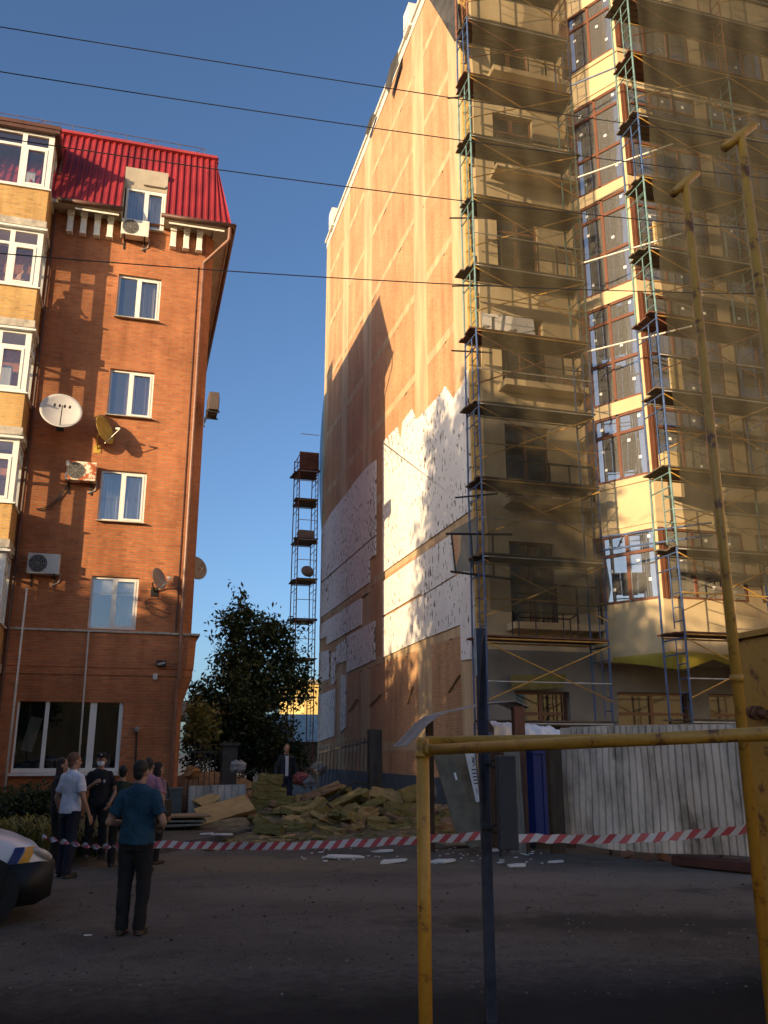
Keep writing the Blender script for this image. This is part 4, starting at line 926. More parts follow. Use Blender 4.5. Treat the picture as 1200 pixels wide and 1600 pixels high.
for i, (x, y) in enumerate(((8, 1308), (22, 1312), (34, 1305), (46, 1314), (57, 1306), (68, 1313), (79, 1308), (-6, 1312), (16, 1318), (40, 1320), (60, 1320), (126, 1322), (136, 1328), (118, 1326))):
    grassy('daylily', 'clump of pale green strap leaves in the planting strip by the pavement edge', 'plant', PZ(x, y + 10, KH), 46, .55, M_LEAFY if i % 3 else M_LEAF, 40 + i)
# street trees and an added, unseen block of flats on the far left, out of the frame: their shadow lies over the street
_proto = None
def street_tree(label, u, s, ht, wd, seed):
    global _proto
    bl = [((0, 0, ht * .55), (wd, wd, ht * .31), 5), ((0, 0, ht * .77), (wd * .72, wd * .72, ht * .22), 3), ((wd * .5, wd * .2, ht * .5), (wd * .6, wd * .6, ht * .18), 1.5), ((-wd * .5, -wd * .1, ht * .46), (wd * .6, wd * .6, ht * .18), 1.5)]
    return tree('street_tree', label, 'tree', (u, s, 0), ht * .55, .22, bl, 30000 if wd > 3.2 else 12000, .21, M_LEAF, seed, 'street trees left of the view', spread=.55)
def back(u, s, z, t): return (u - SUN.x * t, s - SUN.y * t, z - SUN.z * t)
STREET_TREES = [((8.9, 22.3, 11.7), 24, 3.6), ((12.6, 20.0, 5.0), 28, 2.5), ((15.5, 19.2, 4.6), 30, 2.8), ((19, 19.2, 4.4), 32, 3.0), ((1.2, 25.1, 4.9), 20, 2.0), ((-1.2, 25.1, 5.6), 20, 2.0), ((-5.0, 23.9, 6.6), 18, 2.4), ((8.45, 28.9, 4.9), 26, 2.7), ((5, 30, 3.4), 24, 2.6), ((3, 14, 4.0), 22, 2.8), ((10, 17, 4.0), 27, 2.8), ((17, 14, 4.2), 30, 2.8), ((17, 9, 4.4), 30, 2.8)]
for i, (pt, t_, wd) in enumerate(STREET_TREES):
    q = back(*pt, t_); street_tree('leafy street tree standing outside the frame on the left, %s' % ('first second third fourth fifth sixth seventh eighth ninth tenth eleventh twelfth thirteenth'.split()[i] + ' of the row'), q[0], q[1], q[2], wd, 100 + i)
t = thing('apartment_house', 'unseen cream apartment house added outside the frame to the right', 'apartment house', (27, -16, 0)); MB().box((0, 0, 0), (12, 30, 17)).build('wall', M_PLAS, t); MB().box((-.4, -.4, 17), (12.4, 30.4, 17.3)).build('roof', M_CONC, t)  # added block that bounces warm sunlight into the shaded street
t = thing('apartment_house', 'unseen plain apartment house added outside the frame to the left', 'apartment house', (-46, -22, 0)); m = MB().box((0, 0, 0), (11, 34, 9.6)); m.build('wall', M_YB, t); MB().box((-.4, -.4, 9.6), (11.4, 34.4, 9.9)).build('roof', M_CONC, t)  # added to block low sun behind the street trees
t = thing('apartment_house', 'unseen long plain apartment house added behind the viewer', 'apartment house', (-30, -62, 0)); MB().box((0, 0, 0), (60, 10, 11)).build('wall', M_YB, t); MB().box((-.4, -.4, 11), (60.4, 10.4, 11.3)).build('roof', M_CONC, t)  # added mass that hides part of the sky from the street

# ================================================================ CABLES
M_CAB = M('cable sheath', (.018, .018, .02), .6, .1)
for i, pts in enumerate((((0, 42), (720, 155), (1200, 224)), ((0, 112), (720, 219), (1200, 279)), ((0, 215), (340, 265), (1200, 360)), ((0, 396), (349, 423), (1200, 459)))):
    s = 12.0 - i * .15; a, b, c = [PS(x, y, s) for x, y in pts]; d0 = (b - a); d1 = (c - b)
    # parabola through the three points, carried on past the frame
    us = [a.x, b.x, c.x]; zs_ = [a.z, b.z, c.z]
    co = np.polyfit(us, zs_, 2); m = MB(); n = 60; u0, u1 = a.x - 9, c.x + 9; P_ = []
    for k in range(n + 1): u = u0 + (u1 - u0) * k / n; P_.append(Vector((u - u0, 0, float(np.polyval(co, u)) - zs_[0])))
    m.path(P_, .0085, 5); o = m.build('overhead_cable', M_CAB, None); o.location = (u0, s, zs_[0])
    tag(o, ['topmost black overhead cable crossing the sky', 'second overhead cable from the top', 'third overhead cable, touching the red roof', 'lowest overhead cable, across the brick front'][i], 'cable')

# ================================================================ YELLOW GAS PIPES, CABINET, BLUE POST
def yellow():
    m, n, b, o = _nodes('worn yellow paint'); v = _coord(n)
    f = _ramp(n, _noise(n, v, 4.5, 8, .7), [(.3, _rgb((.42, .21, .028))), (.48, _rgb((.54, .29, .04))), (.56, _rgb((.48, .245, .034))), (.61, _rgb((.17, .07, .02)))])
    n.links.new(f, b.inputs['Base Color']); b.inputs['Roughness'].default_value = .42; _bump(n, b, _noise(n, v, 25, 4), .15, .01); return m
M_YEL = yellow()
t = thing('gas_pipe_frame', 'yellow gas pipe portal in the foreground, one post and two long horizontal pipes', 'gas pipe', PD(664, 1500, 4.9) * 1.0)
o = t.location.copy(); o.z = 0; t.location = o
r = .039; ptop = PD(664, 1166, 4.9)
def loc(p): return Vector(p) - o
q0 = Vector((ptop.x, ptop.y, ptop.z)); q0.x, q0.y = o.x, o.y
c0 = PD(664, 1172, 4.9)
m = MB(); m.tube((0, 0, -.02), (0, 0, c0.z + .055), r, n=20); m.ell((0, 0, c0.z + .055), (r, r, .022), 20, 6); m.build('post', M_YEL, t, smooth=True)
e1 = PD(1290, 1142, 3.75); m = MB().tube((0, 0, c0.z), loc(e1), .031, n=18); m.build('pipe', M_YEL, t, smooth=True)
e2 = PD(1290, 1150, 5.6); m = MB().tube((0.02, .03, c0.z + .052), loc(e2), .030, n=18); m.build('pipe', M_YEL, t, smooth=True)
m = MB().tube((0, 0, c0.z - .04), (0, 0, c0.z - .02), r + .006, n=20).tube(Vector(loc(e1)) * .012 + Vector((0, 0, c0.z)) * .988, Vector(loc(e1)) * .03 + Vector((0, 0, c0.z)) * .97, .036, n=18); m.build('weld_collar', M_YEL, t, smooth=True)
for i, (px, py, ca, cb, lab) in enumerate((((1070), 286, (1051, 303), (1089, 269), 'tall yellow vent pipe with slanted tee top, nearer the tower'), (1157, 212, (1132, 231), (1177, 195), 'tall yellow vent pipe with slanted tee top at the right frame edge'))):
    D_ = 7.3 if i == 0 else 6.6
    tp2 = PD(px, py, D_); t = thing('vent_pipe', lab, 'gas pipe', (tp2.x, tp2.y, 0)); b_ = Vector((tp2.x, tp2.y, 0))
    MB().tube((0, 0, 0), (0, 0, tp2.z), .040, .034, 18).build('post', M_YEL, t, smooth=True)
    a_, c_ = PD(*ca, D_ - .05), PD(*cb, D_ + .05); MB().tube(a_ - b_, c_ - b_, .036, n=16).build('tee', M_YEL, t, smooth=True)
    MB().tube((0, 0, tp2.z * .35), (0, 0, tp2.z * .35 + .05), .047, n=18).build('flange', M_YEL, t, smooth=True)
# gas cabinet
ca, cb = PD(1146, 1001, 7.9), PD(1240, 982, 7.2)
t = thing('gas_cabinet', 'big yellow sheet metal gas cabinet at the right edge', 'gas cabinet', (ca.x, ca.y, 0)); dx = Vector((cb.x - ca.x, cb.y - ca.y, 0)); dx.normalize(); dy = Vector((-dx.y, dx.x, 0)); H = ca.z
m = MB(); m.prism([dx * 0, dx * 1.5, dx * 1.5 + dy * .8, dy * .8], (0, 0, H)); m.build('casing', M_YEL, t, bevel=.015)
m = MB(); m.prism([dx * -.04 - dy * .04 + Vector((0, 0, H + .001)), dx * 1.54 - dy * .04 + Vector((0, 0, H + .001)), dx * 1.54 + dy * .84 + Vector((0, 0, H + .001)), dy * .84 - dx * .04 + Vector((0, 0, H + .001))], (0, 0, .05)); m.build('lid', M_YEL, t)
m = MB(); m.prism([dx * .0 - dy * .012 + Vector((0, 0, 1.30)), dx * 1.5 - dy * .012 + Vector((0, 0, 1.30)), dx * 1.5 - dy * .001 + Vector((0, 0, 1.30)), dx * .0 - dy * .001 + Vector((0, 0, 1.30))], (0, 0, .025)); m.build('seam', M_YEL, t)
v = PD(1166, 1112, 7.6) - Vector((ca.x, ca.y, 0)); w_ = PD(1200, 1116, 7.3) - Vector((ca.x, ca.y, 0)); m = MB(); m.tube(v, w_, .035, n=12); d = (w_ - v).normalized(); m.tube(v + d * .10, v + d * .14, .06, n=12); m.tube(v + d * .16, v + d * .20, .06, n=12); m.build('valve', M('rusty brown valve', (.14, .06, .03), .6, .3), t, smooth=False)
# blue gate post with hinge rings, leaning plank and grey leaf
M_NAVY = M('chipped navy paint', (.024, .030, .055), .45, .35, 6, c2=(.045, .055, .085)); M_GREYL = M('dark grey gate paint', (.045, .048, .058), .5, .2, 3)
PB = PD(765, 1500, 5.9); base = Vector((PB.x, PB.y, 0)); zt = PD(764, 963, 5.9).z
t = thing('gate_post', 'dark blue square gate post with two hinge rings, right of the yellow pipe post', 'gate post', base, R(-15))
MB().box((-.036, -.036, 0), (.036, .036, zt)).build('post', M_NAVY, t, bevel=.005)
MB().box((-.045, -.05, zt - .35), (-.036, .03, zt + .0)).build('pale_plate', M_ACG, t)
for y in (1194, 1298):
    z = PD(774, y, 5.9).z; m = MB(); n = 16; ctr = Vector((.065, -.05, z)); ring = [ctr + Vector((.026 * math.cos(2 * math.pi * i / n), 0, .026 * math.sin(2 * math.pi * i / n))) for i in range(n + 1)]; m.path(ring, .010, 6); m.tube((-.03, -.045, z), (.042, -.05, z), .012); m.build('hinge_ring', M_DARKM, t)
pl = [PD(755, 985, 6.1), PD(742, 1132, 6.1)]
bo, to = PD(757, 1330, 6.1), PD(754, 968, 6.15)
t = thing('steel_plank', 'dark steel strip leaning against the back of the blue gate post', 'steel strip', (bo.x, bo.y, bo.z - .9)); m = MB()
q = [PD(747, 1130, 6.1), PD(754, 1000, 6.1), PD(758, 985, 6.1), PD(758, 1330, 6.1), PD(751, 1180, 6.1)]; m.prism([x - t.location for x in q], (0, .02, 0)); m.build('strip', M_NAVY, t)
a, b = PD(775, 1178, 5.95), PD(797, 1325, 5.95); t = thing('gate_leaf', 'narrow dark grey gate leaf hinged on the blue post', 'gate', (a.x, a.y, 0)); MB().box((0, -.02, b.z), (b.x - a.x, .03, a.z - .01)).box((0, -.0, b.z - .04), (.03, .02, b.z)).build('panel', M_GREYL, t, bevel=.012)

# ================================================================ CORRUGATED FENCE AND THE LITTER BESIDE IT
def galv(name, c=(.56, .485, .40), stain=True):
    m, n, b, o = _nodes(name); v = _coord(n, (1, 1, .45))
    f = _ramp(n, _noise(n, v, 2.6, 6, .65), [(.30, _rgb(c, .5)), (.5, _rgb(c)), (.7, _rgb(c, 1.35))])
    if stain: f = _mix(n, _ramp(n, _noise(n, v, 1.1, 4), [(.62, (0,) * 3), (.72, (.8,) * 3)]), f, (.10, .06, .04, 1))
    n.links.new(f, b.inputs['Base Color']); b.inputs['Roughness'].default_value = .5; b.inputs['Metallic'].default_value = 0.0; b.inputs['Specular IOR Level'].default_value = .3
    _bump(n, b, _noise(n, v, 7, 3), .35, .03); return m
M_GAL = galv('dented galvanised sheet')
fa, fb = PZ(886, 1330), PZ(1185, 1362); fdir = (fb - fa).normalized(); fn = Vector((-fdir.y, fdir.x, 0))
ZT = PS(900, 1138, fa.y).z
def corrugated(name, label, cat, a, d, n, L, z0, z1, mat, pitch=.20, dep=.035, seed=1, tilt=0.0):
    t = thing(name, label, cat, a); m = MB(); g = random.Random(seed); prof = []; u = 0
    while u < L:
        for du, h_ in ((0, 0), (pitch * .10, 0), (pitch * .17, dep), (pitch * .55, dep * .92), (pitch * .93, dep), (pitch, 0)):
            if u + du <= L: prof.append((u + du, h_))
        u += pitch
    rows = 7; vs = []
    for k in range(rows + 1):
        f = k / rows
        for (u, h_) in prof:
            wv = .02 * math.sin(u * 1.9 + f * 3 + seed) + .012 * math.sin(u * 5 + f * 9)
            zb = z0 + .05 * math.sin(u * 1.3 + seed); zt_ = z1 + .02 * math.sin(u * 1.1); p = d * u + n * (-h_ + wv + tilt * f); vs.append((p.x, p.y, zb + (zt_ - zb) * f))
    w_ = len(prof); fs = [(k * w_ + i, k * w_ + i + 1, (k + 1) * w_ + i + 1, (k + 1) * w_ + i) for k in range(rows) for i in range(w_ - 1)]
    o = m.add(vs, fs).build('sheet', mat, t, fix=False); sm = o.modifiers.new('thick', 'SOLIDIFY'); sm.thickness = .002
    return t
L1 = (fb - fa).length
ft_ = corrugated('corrugated_fence', 'long dented galvanised fence panel behind the barrier tape', 'fence', fa, fdir, fn, L1 + 1.5, .16, ZT, M_GAL, .135, .05, 3)
for u in (.9, 3.0): MB().tube(fdir * u + fn * .09, fdir * u + fn * .09 + Vector((0, 0, ZT - .1)), .03).build('post', M_DARKM, ft_)
for z in (.5, 1.7): MB().tube(fdir * 0 + fn * .06 + Vector((0, 0, z)), fdir * (L1 + 1.4) + fn * .06 + Vector((0, 0, z)), .022).build('rail', M_DARKM, ft_)
for (x, y) in ((901, 1212), (1121, 1221)):
    p = PS(x, y, fa.y + (fb.y - fa.y) * ((x - 886) / 299)) - fa; p = p - fn * .075; MB().prism([p, p + fdir * .12, p + fdir * .12 + Vector((0, 0, .12)), p + Vector((0, 0, .12))], fn * .004).build('paper_notice', M('weathered paper', (.42, .46, .48), .8, .2, 20), ft_)
k = MB(); g = random.Random(4)
for i in range(10): k.obox(fdir * (1.6 + g.uniform(-.5, .9)) + fn * g.uniform(-.1, .3) + Vector((0, 0, .06)), (g.uniform(.12, .3), .1, .1), (g.uniform(-.3, .3), g.uniform(-.4, .4), g.uniform(0, 3)))
o = k.build('broken_bricks', M('old broken brick', (.16, .08, .05), .9, .4, 4), None); o.location = fa; tag(o, 'broken bricks scattered under the galvanised fence', 'rubble', kind='stuff')
slab_on('dark red board lying under the right end of the galvanised fence', 'board', 'board', fb + Vector((-.5, .35, .10)), (1.3, .3, .14), (0, 0, math.atan2(fdir.y, fdir.x)), M('dark red board', (.07, .025, .02), .8, .3, 3))
M_WOODB = M('weathered brown post', (.085, .055, .036), .9, .35, 5, .4, stretch=(5, 5, .5)); M_WOODR = M('reddish timber', (.15, .065, .042), .85, .3, 5, .3, stretch=(5, 5, .5)); M_WOODG = M('grey weathered board', (.21, .195, .16), .9, .3, 6, .5, stretch=(7, 7, .4))
def post(name, label, x0, x1, y0, y1, s, mat, th=.12, lean=0.0, zb=0.0):
    a, b = PS((x0 + x1) / 2, y1, s), PS((x0 + x1) / 2, y0, s); w_ = abs(PS(x1, y1, s).x - PS(x0, y1, s).x)
    o = MB().loft([[(-w_ / 2, -th / 2, zb), (w_ / 2, -th / 2, zb), (w_ / 2, th / 2, zb), (-w_ / 2, th / 2, zb)], [(-w_ / 2 + lean, -th / 2, b.z), (w_ / 2 + lean, -th / 2, b.z), (w_ / 2 + lean, th / 2, b.z), (-w_ / 2 + lean, th / 2, b.z)]]).build(name, mat, None, bevel=.008)
    o.location = (a.x, s, 0); return tag(o, label, 'post')
sF = fa.y
post('timber_post', 'thick dark brown timber post at the left end of the galvanised fence', 863, 883, 1150, 1345, sF - .25, M_WOODB, .16)
post('timber_post', 'reddish timber post between the grey board and the blue cabin', 809, 826, 1104, 1330, sF + .1, M_WOODR, .14)
o = post('grey_board', 'grey weathered upright boards left of the reddish timber post', 797, 822, 1172, 1328, sF - .1, M_WOODG, .05, -.06); o['category'] = 'board'
a, b = PS(832, 1165, sF + .5), PS(866, 1305, sF + .5); t = thing('blue_cabin', 'blue plastic cabin seen through the gap between two timber posts', 'cabin', (a.x, sF + .5, 0))
M_BLUEP = M('blue plastic', (.010, .035, .21), .38, .15, 3); m = MB(); x = 0
while x < b.x - a.x + .3: m.box((x, 0, .12), (x + .16, .9, a.z - .15)); m.box((x + .16, .02, .12), (x + .19, .9, a.z - .15)); x += .19
m.build('wall', M_BLUEP, t); MB().box((-.05, -.05, a.z - .15), (x + .05, .95, a.z - .08)).build('roof', M_BLUEP, t); MB().box((-.03, -.03, 0), (x + .03, .93, .12)).build('base', M_DARKM, t)
# white cloth over a crate behind the fence
a, b = PS(772, 1150, sF + .9), PS(876, 1128, sF + .9)
m = MB(); n, k = 30, 8; g = random.Random(9); vs = []
W_ = b.x - a.x; zr = PS(800, 1127, sF + .9).z
for j in range(k + 1):
    for i in range(n + 1):
        u = W_ * i / n; y = .9 * j / k; z = zr - .10 * (i / n) - .18 * (1 - math.sin(math.pi * min(1, j / k * .9 + .1))) + .03 * math.sin(i * 1.3 + j) + .02 * math.sin(i * .7 - j * 2)
        vs.append((u, y, z))
front = []
for i in range(n + 1): front.append((W_ * i / n, -.02 + .03 * math.sin(i * 1.1), zr - .42 + .05 * math.sin(i * .9)))
fs = [(j * (n + 1) + i, j * (n + 1) + i + 1, (j + 1) * (n + 1) + i + 1, (j + 1) * (n + 1) + i) for j in range(k) for i in range(n)]
q = len(vs); vs += front; fs += [(q + i, q + i + 1, i + 1, i) for i in range(n)]
o = m.add(vs, fs).build('white_sheet', M('crumpled white film', (.80, .79, .80), .5, .10, 5), None, smooth=True, fix=False); o.location = (a.x, sF + .9, 0); tag(o, 'crumpled white plastic sheet over the stack behind the timber posts', 'plastic sheet')
o = MB().box((0, .05, 0), (W_, .85, zr - .35)).build('crate_stack', M_WOODB, None, bevel=.02); o.location = (a.x, sF + .9, 0); tag(o, 'dark crate stack carrying the crumpled white sheet', 'crate')
# bent corrugated canopy on a stub post
c0 = [(622, 1167), (640, 1150), (655, 1133), (672, 1120), (690, 1114), (720, 1108), (748, 1101), (790, 1098), (812, 1108)]
P3 = [PS(x, y, sF + .5) for x, y in c0]; o0 = P3[0].copy(); m = MB(); n = 9
for (p, q) in zip(P3, P3[1:]):
    for j in range(n):
        for (d0, h0), (d1, h1) in (((0, 0), (.05, .02)), ((.05, .02), (.1, 0))):
            y0, y1 = -.5 + j * .1 + d0, -.5 + j * .1 + d1
            m.quad(p - o0 + Vector((0, y0, h0)), q - o0 + Vector((0, y0, h0)), q - o0 + Vector((0, y1, h1)), p - o0 + Vector((0, y1, h1)))
t = thing('bent_canopy', 'bent corrugated canopy sheet over the rubble, left of the blue gate post', 'canopy', o0); so_ = m.build('sheet', galv('dull roofing sheet', (.24, .22, .20), False), t, fix=False); sm = so_.modifiers.new('t', 'SOLIDIFY'); sm.thickness = .006
a = PS(671, 1125, sF + .6) - o0; MB().box((a.x - .06, a.y - .05, -o0.z), (a.x + .06, a.y + .05, a.z - .02)).build('post', M_WOODB, t)
# leaning dark panel with a printed strip
def lean_panel(name, label, cat, px, s0, s1, mat, th=.03):
    pts = [PS(x, y, s) for (x, y), s in zip(px, s0)]; o0 = pts[0].copy(); m = MB().prism([p - o0 for p in pts], (0, th, 0)); o = m.build(name, mat, None); o.location = o0; return tag(o, label, cat)
lean_panel('leaning_fence_sheet', 'big dark greenish fence panel leaning left over the debris heap', 'fence panel', [(676, 1172), (742, 1172), (764, 1320), (735, 1325), (712, 1300)], (sF + .2, sF + .2, sF - .4, sF - .4, sF - .4), 0, M('mouldy grey green sheet', (.125, .115, .085), .8, .35, 3))
sgp = [PS(726, 1174, sF - .15), PS(741, 1174, sF - .15), PS(749.5, 1253, sF - .45), PS(744, 1253, sF - .45)]
t = thing('printed_strip', 'white printed strip with dark bars on the leaning panel', 'sign', sgp[0]); m = MB().prism([p - sgp[0] for p in sgp], (0, .01, 0)); m.build('board', M('printed white strip', (.50, .51, .52), .6, .06), t)
def sp(fx, fy, dy=-.004): a = sgp[0].lerp(sgp[1], fx); b = sgp[3].lerp(sgp[2], fx); return a.lerp(b, fy) - sgp[0] + Vector((0, dy, 0))
m = MB()
for fy in (.36, .43, .50, .565, .63): m.quad(sp(.35, fy), sp(.98, fy - .004), sp(.98, fy + .022), sp(.35, fy + .026))
for fx, fy, w_, h_ in ((.45, .745, .35, .012), (.45, .77, .42, .012), (.5, .80, .36, .012), (.45, .825, .1, .03), (.75, .825, .1, .03)): m.quad(sp(fx, fy), sp(fx + w_, fy), sp(fx + w_, fy + h_), sp(fx, fy + h_))
m.build('printed_bars', M('printing ink', (.03, .04, .04), .7, .1), t, fix=False)
m = MB(); pz_ = [sp(.62, .12), sp(.9, .17), sp(.62, .22), sp(.92, .26), sp(.6, .30)]; m.path(pz_, .008, 4); m.path([sp(.9, .11), sp(.66, .19), sp(.95, .22)], .008, 4); m.build('printed_figure', M('printing ink', (.03, .04, .04)), t)
lean_panel('small_tag', 'tiny white tag stuck on the leaning greenish panel', 'tag', [(709, 1208), (712, 1207), (715, 1218), (712, 1219)], (sF - .03, sF - .03, sF - .08, sF - .08), 0, M_STICK, .004)

# ================================================================ DEBRIS: mineral wool slabs, foam, sheets
M_WOOL = [M('mineral wool slab', (.25, .19, .062), .95, .25, 5, .5, 25, c2=(.34, .255, .095)), M('mineral wool slab tan', (.38, .25, .105), .95, .2, 5, .5, 25), M('mineral wool slab brown', (.24, .15, .085), .95, .3, 5, .5, 25), M('mineral wool slab olive', (.18, .145, .048), .95, .25, 5, .5, 25)]
def wool(size, seed):
    """a torn slab: box with ragged, slightly swollen faces"""
    g = random.Random(seed); bm = bmesh.new(); bmesh.ops.create_cube(bm, size=1.0); bmesh.ops.subdivide_edges(bm, edges=bm.edges[:], cuts=4, use_grid_fill=True)
    cut = g.uniform(-.09, .09)
    for v in bm.verts:
        v.co.x += .03 * math.sin(v.co.y * 9 + seed) * (abs(v.co.x) > .49) + cut * v.co.y * (v.co.x > .1)
        v.co = Vector((v.co.x * size[0], v.co.y * size[1], v.co.z * size[2])) + Vector((g.uniform(-1, 1), g.uniform(-1, 1), g.uniform(-.7, .7))) * .017
        v.co.z += .008 * math.sin(v.co.x * 4 + seed)
    me = bpy.data.meshes.new('insulation_batt'); bm.to_mesh(me); bm.free(); return me
def put_wool(label, p, size, rot, mat, seed, group=None):
    me = wool(size, seed); me.materials.append(mat); o = bpy.data.objects.new('insulation_batt', me); col.objects.link(o); o.location = p; o.rotation_euler = rot; return tag(o, label, 'insulation slab', group)
# named big ones by pixel: (label, x, y, depth along y, size, rotation, material)
def wool_px(label, px, ss, th, mat, seed):
    pts = [PS(x, y, q) for (x, y), q in zip(px, ss)]; o0 = sum(pts, Vector()) / len(pts); bm = bmesh.new(); g = random.Random(seed)
    a = [bm.verts.new(p - o0) for p in pts]; bm.faces.new(a); r_ = bmesh.ops.extrude_face_region(bm, geom=bm.faces[:]); bmesh.ops.translate(bm, verts=[v for v in r_['geom'] if isinstance(v, bmesh.types.BMVert)], vec=th)
    bmesh.ops.subdivide_edges(bm, edges=bm.edges[:], cuts=5, use_grid_fill=True)
    for v in bm.verts: v.co += Vector((g.uniform(-1, 1), g.uniform(-1, 1), g.uniform(-1, 1))) * .007
    bmesh.ops.recalc_face_normals(bm, faces=bm.faces[:]); me = bpy.data.meshes.new('insulation_batt'); bm.to_mesh(me); bm.free(); me.materials.append(mat); o = bpy.data.objects.new('insulation_batt', me); col.objects.link(o); o.location = o0; return tag(o, label, 'insulation slab')
wool_px('largest tan wool slab propped slantwise on the left of the debris heap', [(303, 1264), (384, 1241), (399, 1264), (317, 1288)], (22.1, 22.3, 21.5, 21.3), Vector((.05, .20, -.10)), M_WOOL[1], 1)
wool_px('tan wool slab with a torn corner standing on the largest slanted slab', [(300, 1250), (330, 1240), (344, 1243), (343, 1248), (321, 1262)], (22.5, 22.6, 22.5, 22.4, 22.3), Vector((0, .15, -.03)), M_WOOL[1], 2)
wool_px('reddish narrow wool slab standing on edge beside the largest slanted slab', [(384, 1241), (403, 1278), (399, 1287), (389, 1284), (386, 1266)], (22.2, 21.5, 21.4, 21.4, 21.8), Vector((.03, .14, 0)), M('reddish wool slab', (.34, .16, .09), .95, .2, 5, .4), 3)
stack = [(422, 1218, .56, 'topmost'), (416, 1229, .60, 'second'), (420, 1240, .72, 'third'), (418, 1252, 1.1, 'fourth'), (430, 1262, 1.2, 'lowest')]
for i, (x, y, w_, l) in enumerate(stack): put_wool('olive wool slabs in a neat stack beside the man at the gate, %s layer' % l, PS(x, y, 22.6), (w_, .6, .24), (R(-4), R(rnd.uniform(-2, 2)), R(rnd.uniform(-4, 4))), M_WOOL[3], 10 + i)
for i, (x, y, s, sz, rot, mt, l) in enumerate([
    (500, 1240, 22.3, (.95, .5, .18), (R(-20), R(-18), R(8)), 2, 'brown wool slab tilted below the bright rags at the gate'),
    (484, 1268, 21.5, (.14, .5, .85), (R(0), R(48), R(10)), 0, 'yellow-green wool slab standing steeply on its narrow side in the heap centre'),
    (535, 1255, 22.0, (.95, .5, .16), (R(-25), R(-24), R(-6)), 0, 'yellow-green wool slab leaning against the fallen gate'),
    (570, 1268, 21.4, (1.0, .6, .18), (R(-30), R(-22), R(12)), 3, 'grey-green wool slab broken across the middle of the heap'),
    (608, 1248, 21.7, (.95, .6, .26), (R(-18), R(12), R(-12)), 1, 'tan wool slab high on the heap against the fallen gate pillar'),
    (640, 1240, 21.6, (.75, .55, .34), (R(-12), R(-15), R(20)), 0, 'highest wool slab at the right shoulder of the heap'),
    (628, 1268, 21.0, (.85, .6, .30), (R(-15), R(6), R(-8)), 3, 'thick olive wool slab under the right shoulder of the heap'),
    (655, 1282, 20.6, (.85, .5, .2), (R(-10), R(4), R(15)), 3, 'flat wool slab just left of the yellow pipe post'),
    (690, 1298, 19.6, (.95, .5, .22), (R(-8), R(0), R(-4)), 2, 'brownish wool slab just right of the yellow pipe post'),
    (525, 1290, 20.6, (.9, .6, .18), (R(-22), R(-4), R(6)), 1, 'tan wool slab flat at the front of the heap centre'),
    (556, 1292, 20.2, (.34, .32, .28), (R(-8), R(3), R(8)), 2, 'small grey-brown wool block at the front of the heap'),
    (470, 1296, 20.6, (.8, .5, .2), (R(-12), R(12), R(-10)), 0, 'yellow-green wool slab at the front left of the heap'),
    (440, 1290, 20.9, (1.0, .6, .2), (R(-12), R(-6), R(6)), 2, 'brown-topped wool slab below the neat stack'),
    (395, 1300, 20.5, (.9, .5, .14), (R(-6), R(-3), R(10)), 0, 'thin wool slab lying flat before the neat stack'),
    (605, 1296, 20.0, (.9, .5, .16), (R(-14), R(8), R(-4)), 0, 'yellow-green wool slab at the front right of the heap'),
    (302, 1282, 21.2, (.4, .3, .2), (R(-10), R(6), R(4)), 0, 'small green wool piece left of the corrugated sheet')]):
    put_wool(l, PS(x, y, s), sz, rot, M_WOOL[mt], 30 + i)
g = random.Random(21)
for i in range(100):
    x = g.uniform(400, 705); f = g.random(); s = 19.7 + 3.0 * f
    top = .10 + .75 * f * (1 - ((x - 570) / 190) ** 2 * .8)
    pz = PS(x, 1300, s); z = max(.08, top * g.uniform(.35, 1.0))
    put_wool('torn yellow-green mineral wool piece tumbled in the debris heap', (pz.x, s, z), (g.uniform(.22, .9), g.uniform(.2, .55), g.uniform(.07, .22)), (g.uniform(-.5, .35), g.uniform(-.45, .45), g.uniform(0, 6.28)), M_WOOL[g.choice((0, 0, 1, 2, 3, 3))], 100 + i, 'torn wool pieces in the heap')
for i in range(110):
    x = g.uniform(330, 745); s = g.uniform(17.2, 20.2); p = PS(x, 1300, s)
    put_wool('small torn scrap of mineral wool lying before the debris heap', (p.x, s, .03), (g.uniform(.06, .3), g.uniform(.05, .2), g.uniform(.03, .08)), (g.uniform(-.2, .2), g.uniform(-.2, .2), g.uniform(0, 6.28)), M_WOOL[g.choice((0, 1, 3))], 300 + i, 'wool scraps before the heap')
# earth and dust under the heap
m = MB(); n, k = 40, 16; x0, x1, y0, y1 = PS(300, 1300, 20).x - .5, PS(760, 1300, 20).x + .6, 17.4, 24.5; vs = []
for j in range(k + 1):
    for i in range(n + 1):
        x = x0 + (x1 - x0) * i / n; y = y0 + (y1 - y0) * j / k; e = min(1, min(i, n - i) / 6) * min(1, min(j, k - j) / 4)
        vs.append((x - x0, y - y0, -.03 + e * (.06 + .42 * max(0, (y - 19.3) / 4)) + .03 * math.sin(x * 5 + y * 3) * e + .02 * g.random() * e))
o = m.add(vs, [(j * (n + 1) + i, j * (n + 1) + i + 1, (j + 1) * (n + 1) + i + 1, (j + 1) * (n + 1) + i) for j in range(k) for i in range(n)]).build('rubble', M('dusty rubble', (.13, .105, .06), .95, .45, 4, .6, 18, c2=(.22, .18, .105)), None, smooth=True, fix=False); o.location = (x0, y0, 0); tag(o, 'crumbled wool dust and earth under the debris heap', 'rubble', kind='stuff')
